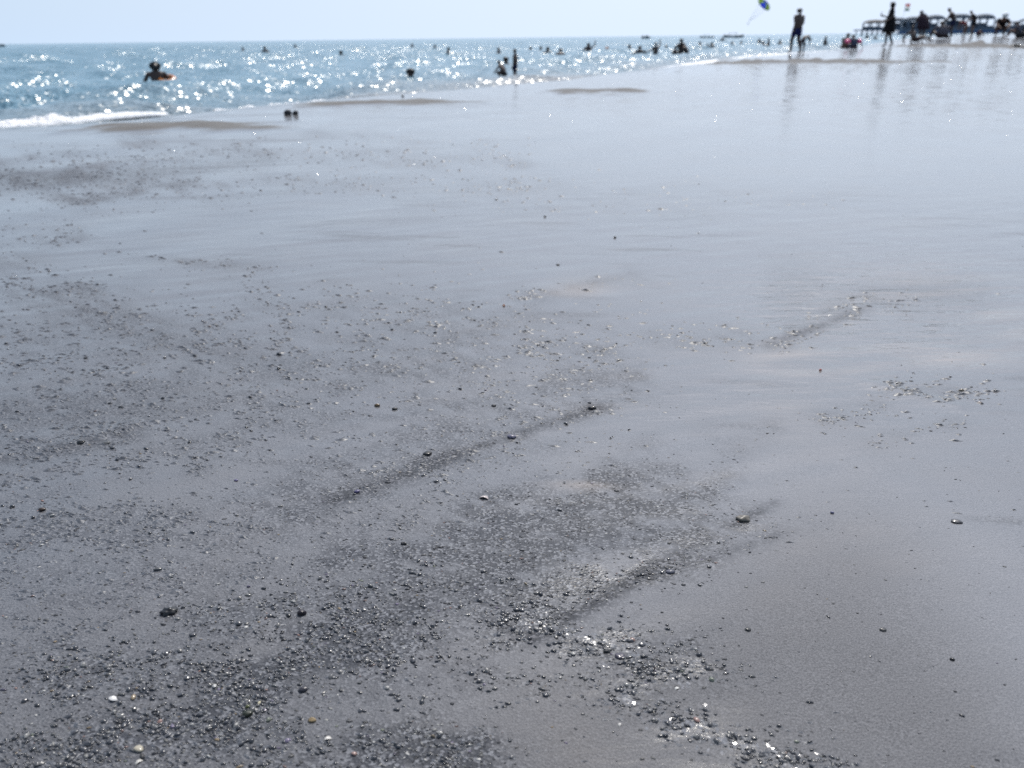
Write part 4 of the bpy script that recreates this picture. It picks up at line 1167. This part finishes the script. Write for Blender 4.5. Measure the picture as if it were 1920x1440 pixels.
def robe(root, J):
    bm = bmesh.new(); rings = []
    for z, rx, ry, yo in ((1.43, .09, .08, .16), (1.34, .20, .13, .14), (1.18, .25, .17, .10), (.95, .28, .20, .02), (.70, .30, .22, -.02), (.58, .29, .21, -.02)):
        rings.append([bm.verts.new((rx * math.cos(a) * (1 + .03 * math.sin(8 * a)), yo + ry * math.sin(a) * (1 + .04 * math.sin(7 * a)), z)) for a in [2 * math.pi * k / 28 for k in range(28)]])
    for a, b in zip(rings, rings[1:]):
        for k in range(28): bm.faces.new((a[k], b[k], b[(k + 1) % 28], a[(k + 1) % 28]))
    bmesh.ops.solidify(bm, geom=bm.faces[:], thickness=.008)
    obj('beach_wrap', bm, PLUM, root)
# further right, on the rising sand
stander(1726, 17, 76, 'tall dark standing figure in a loose wrap behind the reclining person', extra=robe, rz=.3, pose='lean', skin=1, wear=[('shorts', SHORTS, PLUM)], width=1.35)
stander(1714, 48, 80, 'broad dark person sitting on the sand leaning on one arm', rz=-1.45, pose='recline', skin=1, frac=.5, wear=[('trunks', SHORTS, PLUM)], width=1.25)
stander(1781, 15, 72, 'dark figure leaning forward over the broad seated person', rz=1.0, pose='lean', skin=1, frac=.95, wear=[('shorts', SHORTS, NAVY)], width=1.35)
stander(1768, 39, 73, 'broad seated person in a dark grey top below the leaning figure', rz=.1, pose='sit', skin=1, frac=.52, wear=[('shirt', SHIRT, GREY), ('shorts', SHORTS, PLUM)], width=1.75)
stander(1821, 20, 67, 'person in a dark top perched upright with bent knees', rz=1.3, pose='lean', skin=0, frac=.95, wear=[('shirt', SHIRT, BLACK), ('shorts', SHORTS, BLACK)], width=1.3)
stander(1806, 39, 69, 'small person in a red top left of the perched one', rz=.6, pose='bend', skin=0, frac=.75, wear=[('shirt', SHIRT, RED)], width=1.4)
stander(1833, 54, 68, 'person sitting in maroon shorts right of the perched one', rz=-1.3, pose='sit', skin=0, frac=.52, width=1.6, wear=[('shirt', SHIRT, MAROON), ('shorts', SHORTS, MAROON)])
stander(1873, 27, 67, 'person in a black top and white cap crouching on the sand at the right', rz=2.9, pose='crouch', skin=0, frac=.58, wear=[('shirt', SHIRT, BLACK), ('shorts', SHORTS, GREY)], cap=WHITE, width=1.35)
stander(1909, 39, 70, 'person in grey sitting at the right edge of the view', rz=.8, pose='sit', skin=0, frac=.52, wear=[('shirt', SHIRT, GREY), ('shorts', SHORTS, GREY)])
stander(1921, 44, 70, 'dark person cut off by the right edge of the view', rz=-.6, pose='sit', skin=1, frac=.52, wear=[('shirt', SHIRT, BLACK), ('shorts', SHORTS, NAVY)])
# black bag beside the person in grey
g = on_ground(1906, 70); d = float((g - CAMP) @ FWD)
bg = empty('beach_bag', (g[0], g[1] - .3, h1(g[0], g[1] - .3)))
bm = bmesh.new(); bmesh.ops.create_cube(bm, size=1, matrix=Matrix.Diagonal((.42, .24, .26, 1))); bmesh.ops.bevel(bm, geom=bm.edges[:], offset=.06, segments=3)
for v in bm.verts: v.co.z += .13; v.co.x *= 1 - .25 * v.co.z
obj('bag_body', bm, BLACK, bg)
for s in (-1, 1):
    bm = bmesh.new(); tube(bm, [(-.10, s * .09, .22), (-.07, s * .07, .36), (.07, s * .07, .36), (.10, s * .09, .22)], .012, 6); obj('handle', bm, BLACK, bg)
tag(bg, 'black beach bag on the sand beside the person in grey', 'bag')
# dark seaweed heaps on the near ridge at the right edge
def weed(pxl, pyl, wpx, label, seed):
    g = on_ground(pxl, pyl); d = float((g - CAMP) @ FWD); w = wpx * d / FPX / 2
    r = random.Random(seed); bm = bmesh.new()
    for k in range(60):
        a = r.uniform(0, 6.28); q = r.random() ** .6 * w; L = w * .5
        x, y = q * math.cos(a), q * math.sin(a) * .6; b = r.uniform(0, 6.28); hz = (1 - q / w) * w * .5
        tube(bm, [(x, y, hz), (x + math.cos(b) * L * .5, y + math.sin(b) * L * .5, hz + r.uniform(.0, .12) * w), (x + math.cos(b) * L, y + math.sin(b) * L, max(0, hz - .2 * w))], [w * .07, w * .09, w * .03], 5)
    o = obj('seaweed', bm, simple('weed_surface', (.012, .014, .010), .35, .4)); o.location = (g[0], g[1], h1(g[0], g[1]) - .01)
    tag(o, label, 'seaweed')
weed(1904, 89, 16, 'dark heap of seaweed on the sand ridge near the right edge', 1)
weed(1919, 90, 12, 'dark seaweed strand at the very right edge beside the heap', 2)

# ------------------------------------------------------------------ pier, boats, flags, parasail
PD = 360.0
PIERC = simple('pier_timber', (.10, .125, .165), .8, .3, 1.0); PIERB = simple('pier_blue_cloth', (.04, .085, .20), .8, .2, 1.0)  # timber and roof greys paled bluish to stand in for distance haze
ROOF = simple('pavilion_roof_hazed', (.11, .145, .19), .7, .25, .8); ROOFT = simple('pavilion_roof_straw', (.26, .23, .21), .8, .25, .8)
def pier_pt(px_, py_): return at_depth(px_, py_, PD)
def box(bm, c, s):
    r = bmesh.ops.create_cube(bm, size=1, matrix=Matrix.Translation(c) @ Matrix.Diagonal((s[0], s[1], s[2], 1)))
    return r['verts']
PXM = PD / FPX
p0 = at_depth(1608, 55, PD); p1 = at_depth(1935, 52, PD)
pier = empty('pier', (p0[0], p0[1], SEA))
Lp = p1[0] - p0[0]
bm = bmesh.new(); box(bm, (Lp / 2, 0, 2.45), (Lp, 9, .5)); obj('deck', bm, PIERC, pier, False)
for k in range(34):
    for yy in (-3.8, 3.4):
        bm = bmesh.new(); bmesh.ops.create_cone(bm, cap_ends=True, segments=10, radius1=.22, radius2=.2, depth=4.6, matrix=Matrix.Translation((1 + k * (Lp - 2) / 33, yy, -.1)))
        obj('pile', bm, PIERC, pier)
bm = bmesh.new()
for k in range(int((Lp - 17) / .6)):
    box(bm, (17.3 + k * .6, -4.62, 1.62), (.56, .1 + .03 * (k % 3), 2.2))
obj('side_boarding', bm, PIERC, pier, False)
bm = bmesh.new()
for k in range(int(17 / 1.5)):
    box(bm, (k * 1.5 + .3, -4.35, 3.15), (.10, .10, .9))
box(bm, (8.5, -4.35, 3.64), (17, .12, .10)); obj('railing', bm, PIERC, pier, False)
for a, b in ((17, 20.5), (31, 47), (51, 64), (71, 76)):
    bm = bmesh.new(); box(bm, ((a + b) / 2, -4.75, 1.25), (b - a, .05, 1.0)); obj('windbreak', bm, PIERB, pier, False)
tag(pier, 'long dark timber pier on piles reaching into the sea behind the people at the right', 'pier')
def pavilion(x0, x1, ytop, yeave, label, roofm, walls=.4):
    a = at_depth(x0, yeave, PD); b = at_depth(x1, yeave, PD); w = b[0] - a[0]
    base = SEA + 2.70; ez = a[2]; tz = at_depth((x0 + x1) / 2, ytop, PD)[2]
    r = empty('pavilion', ((a[0] + b[0]) / 2, a[1], base))
    bm = bmesh.new(); n, m = 32, 8; rings = []
    for j in range(m + 1):
        t = j / m; rr = math.cos(t * math.pi / 2) ** .9 if j < m else .02
        rings.append([bm.verts.new((w / 2 * rr * max(-1, min(1, 1.25 * math.cos(q))), 3.6 * rr * max(-1, min(1, 1.25 * math.sin(q))), ez - base + (tz - ez) * math.sin(t * math.pi / 2))) for q in [2 * math.pi * k / n for k in range(n)]])
    for p_, q_ in zip(rings, rings[1:]):
        for k in range(n): bm.faces.new((p_[k], p_[(k + 1) % n], q_[(k + 1) % n], q_[k]))
    bm.faces.new(rings[-1]); bmesh.ops.solidify(bm, geom=bm.faces[:], thickness=.55)
    obj('roof', bm, roofm, r)
    for sx in (-.43, 0, .43):
        for sy in (-3.2, 3.2):
            bm = bmesh.new(); box(bm, (sx * w, sy, (ez - base) / 2), (.5, .4, ez - base)); obj('post', bm, PIERC, r, False)
    bm = bmesh.new(); box(bm, (0, -2.9, .5), (w * .9, .15, 1.0)); obj('counter', bm, PIERC, r, False)
    if walls:
        bm = bmesh.new(); box(bm, (0, 3.0, walls * (ez - base) / 2), (w * .92, .2, walls * (ez - base))); obj('back_wall', bm, PIERC, r, False)
    tag(r, label, 'pavilion', 'pavilions along the pier')
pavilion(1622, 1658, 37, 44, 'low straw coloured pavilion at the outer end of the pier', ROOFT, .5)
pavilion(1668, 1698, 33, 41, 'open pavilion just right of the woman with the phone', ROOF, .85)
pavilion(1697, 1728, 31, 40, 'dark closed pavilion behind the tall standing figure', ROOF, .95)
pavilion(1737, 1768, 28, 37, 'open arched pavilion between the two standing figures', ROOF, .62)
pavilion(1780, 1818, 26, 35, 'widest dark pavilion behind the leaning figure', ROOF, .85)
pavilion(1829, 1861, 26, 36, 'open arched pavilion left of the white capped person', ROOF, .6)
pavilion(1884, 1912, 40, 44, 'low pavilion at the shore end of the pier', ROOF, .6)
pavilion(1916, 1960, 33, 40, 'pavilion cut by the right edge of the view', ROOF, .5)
def flag(pxl, pyl, wpx, hpx, bands_, label):
    t = at_depth(pxl, pyl, PD - 12); base = SEA + 2.2
    r = empty('flag', (t[0], t[1], base))
    hp_ = t[2] - base + hpx * PXM / 2
    bm = bmesh.new(); tube(bm, [(0, 0, -2.6), (0, 0, hp_)], [.07, .04], 8); obj('pole', bm, simple('flag_pole', (.55, .57, .6), .5), r)
    w_, h_ = wpx * PXM, hpx * PXM; nb = len(bands_)
    for k, mt in enumerate(bands_):
        bm = bmesh.new(); g = []
        z1 = hp_ - h_ * k / nb; z0 = hp_ - h_ * (k + 1) / nb
        for i in range(13):
            x = i / 12 * w_; yv = .22 * math.sin(i * .9) * (i / 12)
            g.append((bm.verts.new((x + .05, yv, z0)), bm.verts.new((x + .05, yv, z1))))
        for a, b in zip(g, g[1:]): bm.faces.new((a[0], b[0], b[1], a[1]))
        bmesh.ops.solidify(bm, geom=bm.faces[:], thickness=.03)
        obj('stripe', bm, mt, r)
    tag(r, label, 'flag', 'flags flying over the pier')
flag(1697, 14, 8, 12, [thin('flag_red', (.45, .10, .10)), thin('flag_white', (.7, .7, .7)), thin('flag_green', (.16, .25, .24))], 'larger flag with red and grey green stripes flying over the pier')
flag(1671, 15, 6, 5, [thin('flag_grey', (.35, .33, .36)), thin('flag_dark_red', (.35, .10, .10))], 'smaller dark red flag flying just right of the woman with the phone')

def boat(pxl, pyl, wpx, hpx, label, kind, depth=330):
    c = at_depth(pxl, pyl, depth); w = wpx * depth / FPX; hh = hpx * depth / FPX
    r = empty('boat', (c[0], c[1], SEA - .1))
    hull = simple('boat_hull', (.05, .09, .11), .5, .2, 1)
    bm = bmesh.new(); rings = []
    for i in range(15):
        u = -1 + 2 * i / 14; b = (1 - abs(u) ** 2.6) ** .8 * w * .16 + .02
        sheer = hh * (.45 + .25 * u * u)
        rings.append([bm.verts.new((u * w / 2, yy * b, zz)) for yy, zz in ((-1, sheer), (-.9, .15), (0, -.3), (.9, .15), (1, sheer))])
    for a, b in zip(rings, rings[1:]):
        for k in range(4): bm.faces.new((a[k], b[k], b[k + 1], a[k + 1]))
        bm.faces.new((a[4], b[4], b[0], a[0]))
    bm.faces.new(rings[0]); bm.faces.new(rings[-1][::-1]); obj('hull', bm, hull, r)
    if kind == 'canopy':
        bm = bmesh.new(); box(bm, (-.05 * w, 0, hh * .92), (w * .42, w * .2, .12)); bmesh.ops.bevel(bm, geom=bm.edges[:], offset=.04); obj('canopy', bm, hull, r)
        for sx in (-.22, .12):
            for sy in (-.08, .08):
                bm = bmesh.new(); tube(bm, [(sx * w, sy * w, hh * .4), (sx * w, sy * w, hh * .92)], .05, 6); obj('post', bm, hull, r)
    else:
        bm = bmesh.new(); box(bm, (.1 * w, 0, hh * .65), (w * .3, w * .18, hh * .5)); bmesh.ops.bevel(bm, geom=bm.edges[:], offset=.1); obj('cabin', bm, hull, r)
        bm = bmesh.new(); tube(bm, [(-.28 * w, 0, hh * .4), (-.28 * w, 0, hh * 1.0)], [.28, .2], 8); obj('outboard_motor', bm, hull, r)
    tag(r, label, 'boat', 'boats near the horizon')
boat(1211, 66, 17, 7, 'small motor boat on the horizon right of centre', 'cabin')
boat(1326, 64, 27, 6, 'middle sized low boat on the horizon left of the larger one', 'canopy')
boat(1376, 63, 38, 9, 'larger low boat with a canopy on the horizon under the parasail', 'canopy')
boat(3, 85, 14, 6, 'tiny dark boat at the left end of the horizon', 'cabin')

# parasail with its rider
D = 470.0; k_ = D / FPX
pc = at_depth(1432, 9, D); pr = at_depth(1403, 44, D)
para = empty('parasail', (pc[0], pc[1], pc[2]))
blue = thin('sail_blue', (.15, .19, .72)); green = thin('sail_green', (.45, .55, .16))
ax = (Vector(pc) - Vector(pr)).normalized()
Rm = ax.to_track_quat('Z', 'Y').to_matrix().to_4x4()
R0 = 10.0 * k_; ng = 12
apex = Vector((0, 0, 0))
lines = bmesh.new(); rv = Vector(pr) - Vector(pc)
right_dir = Vector((ax.z, 0, -ax.x)).normalized()
for g_ in range(ng):
    bm = bmesh.new(); rings = []
    for j in range(9):
        t = j / 8 * math.pi * .5
        row = []
        for i in range(7):
            a = 2 * math.pi * (g_ + i / 6) / ng
            bul = 1 + .05 * math.sin(math.pi * i / 6) * math.sin(t)
            v = Vector((R0 * math.sin(t) * bul * math.cos(a), R0 * math.sin(t) * bul * math.sin(a), R0 * .62 * math.cos(t) * bul))
            v = Rm @ v; row.append(bm.verts.new(v + right_dir * (.35 * v.dot(right_dir))))
        rings.append(row)
    for a_, b_ in zip(rings, rings[1:]):
        for i in range(6): bm.faces.new((a_[i], b_[i], b_[i + 1], a_[i + 1]))
    bmesh.ops.remove_doubles(bm, verts=bm.verts, dist=.001)
    mid = Rm @ Vector((math.cos(2 * math.pi * (g_ + .5) / ng), math.sin(2 * math.pi * (g_ + .5) / ng), 0))
    bmesh.ops.solidify(bm, geom=bm.faces[:], thickness=.05)
    obj('canopy_panel', bm, green if abs(mid.dot(right_dir)) > .45 else blue, para)
    a = 2 * math.pi * g_ / ng
    e = Rm @ Vector((R0 * math.cos(a), R0 * math.sin(a), 0))
    tube(lines, [e, e.lerp(rv, .5), rv + Vector((0, 0, .9))], .018, 5)
obj('lines', lines, simple('rope', (.3, .32, .36), .8), para)
tag(para, 'blue and green parasail canopy tilted in the sky above the boats', 'parasail')
person((pr[0], pr[1], pr[2] - 1.1), 'tiny rider hanging below the parasail', 1.75, .6, 'wave', 1, [('shorts', SHORTS, NAVY)])
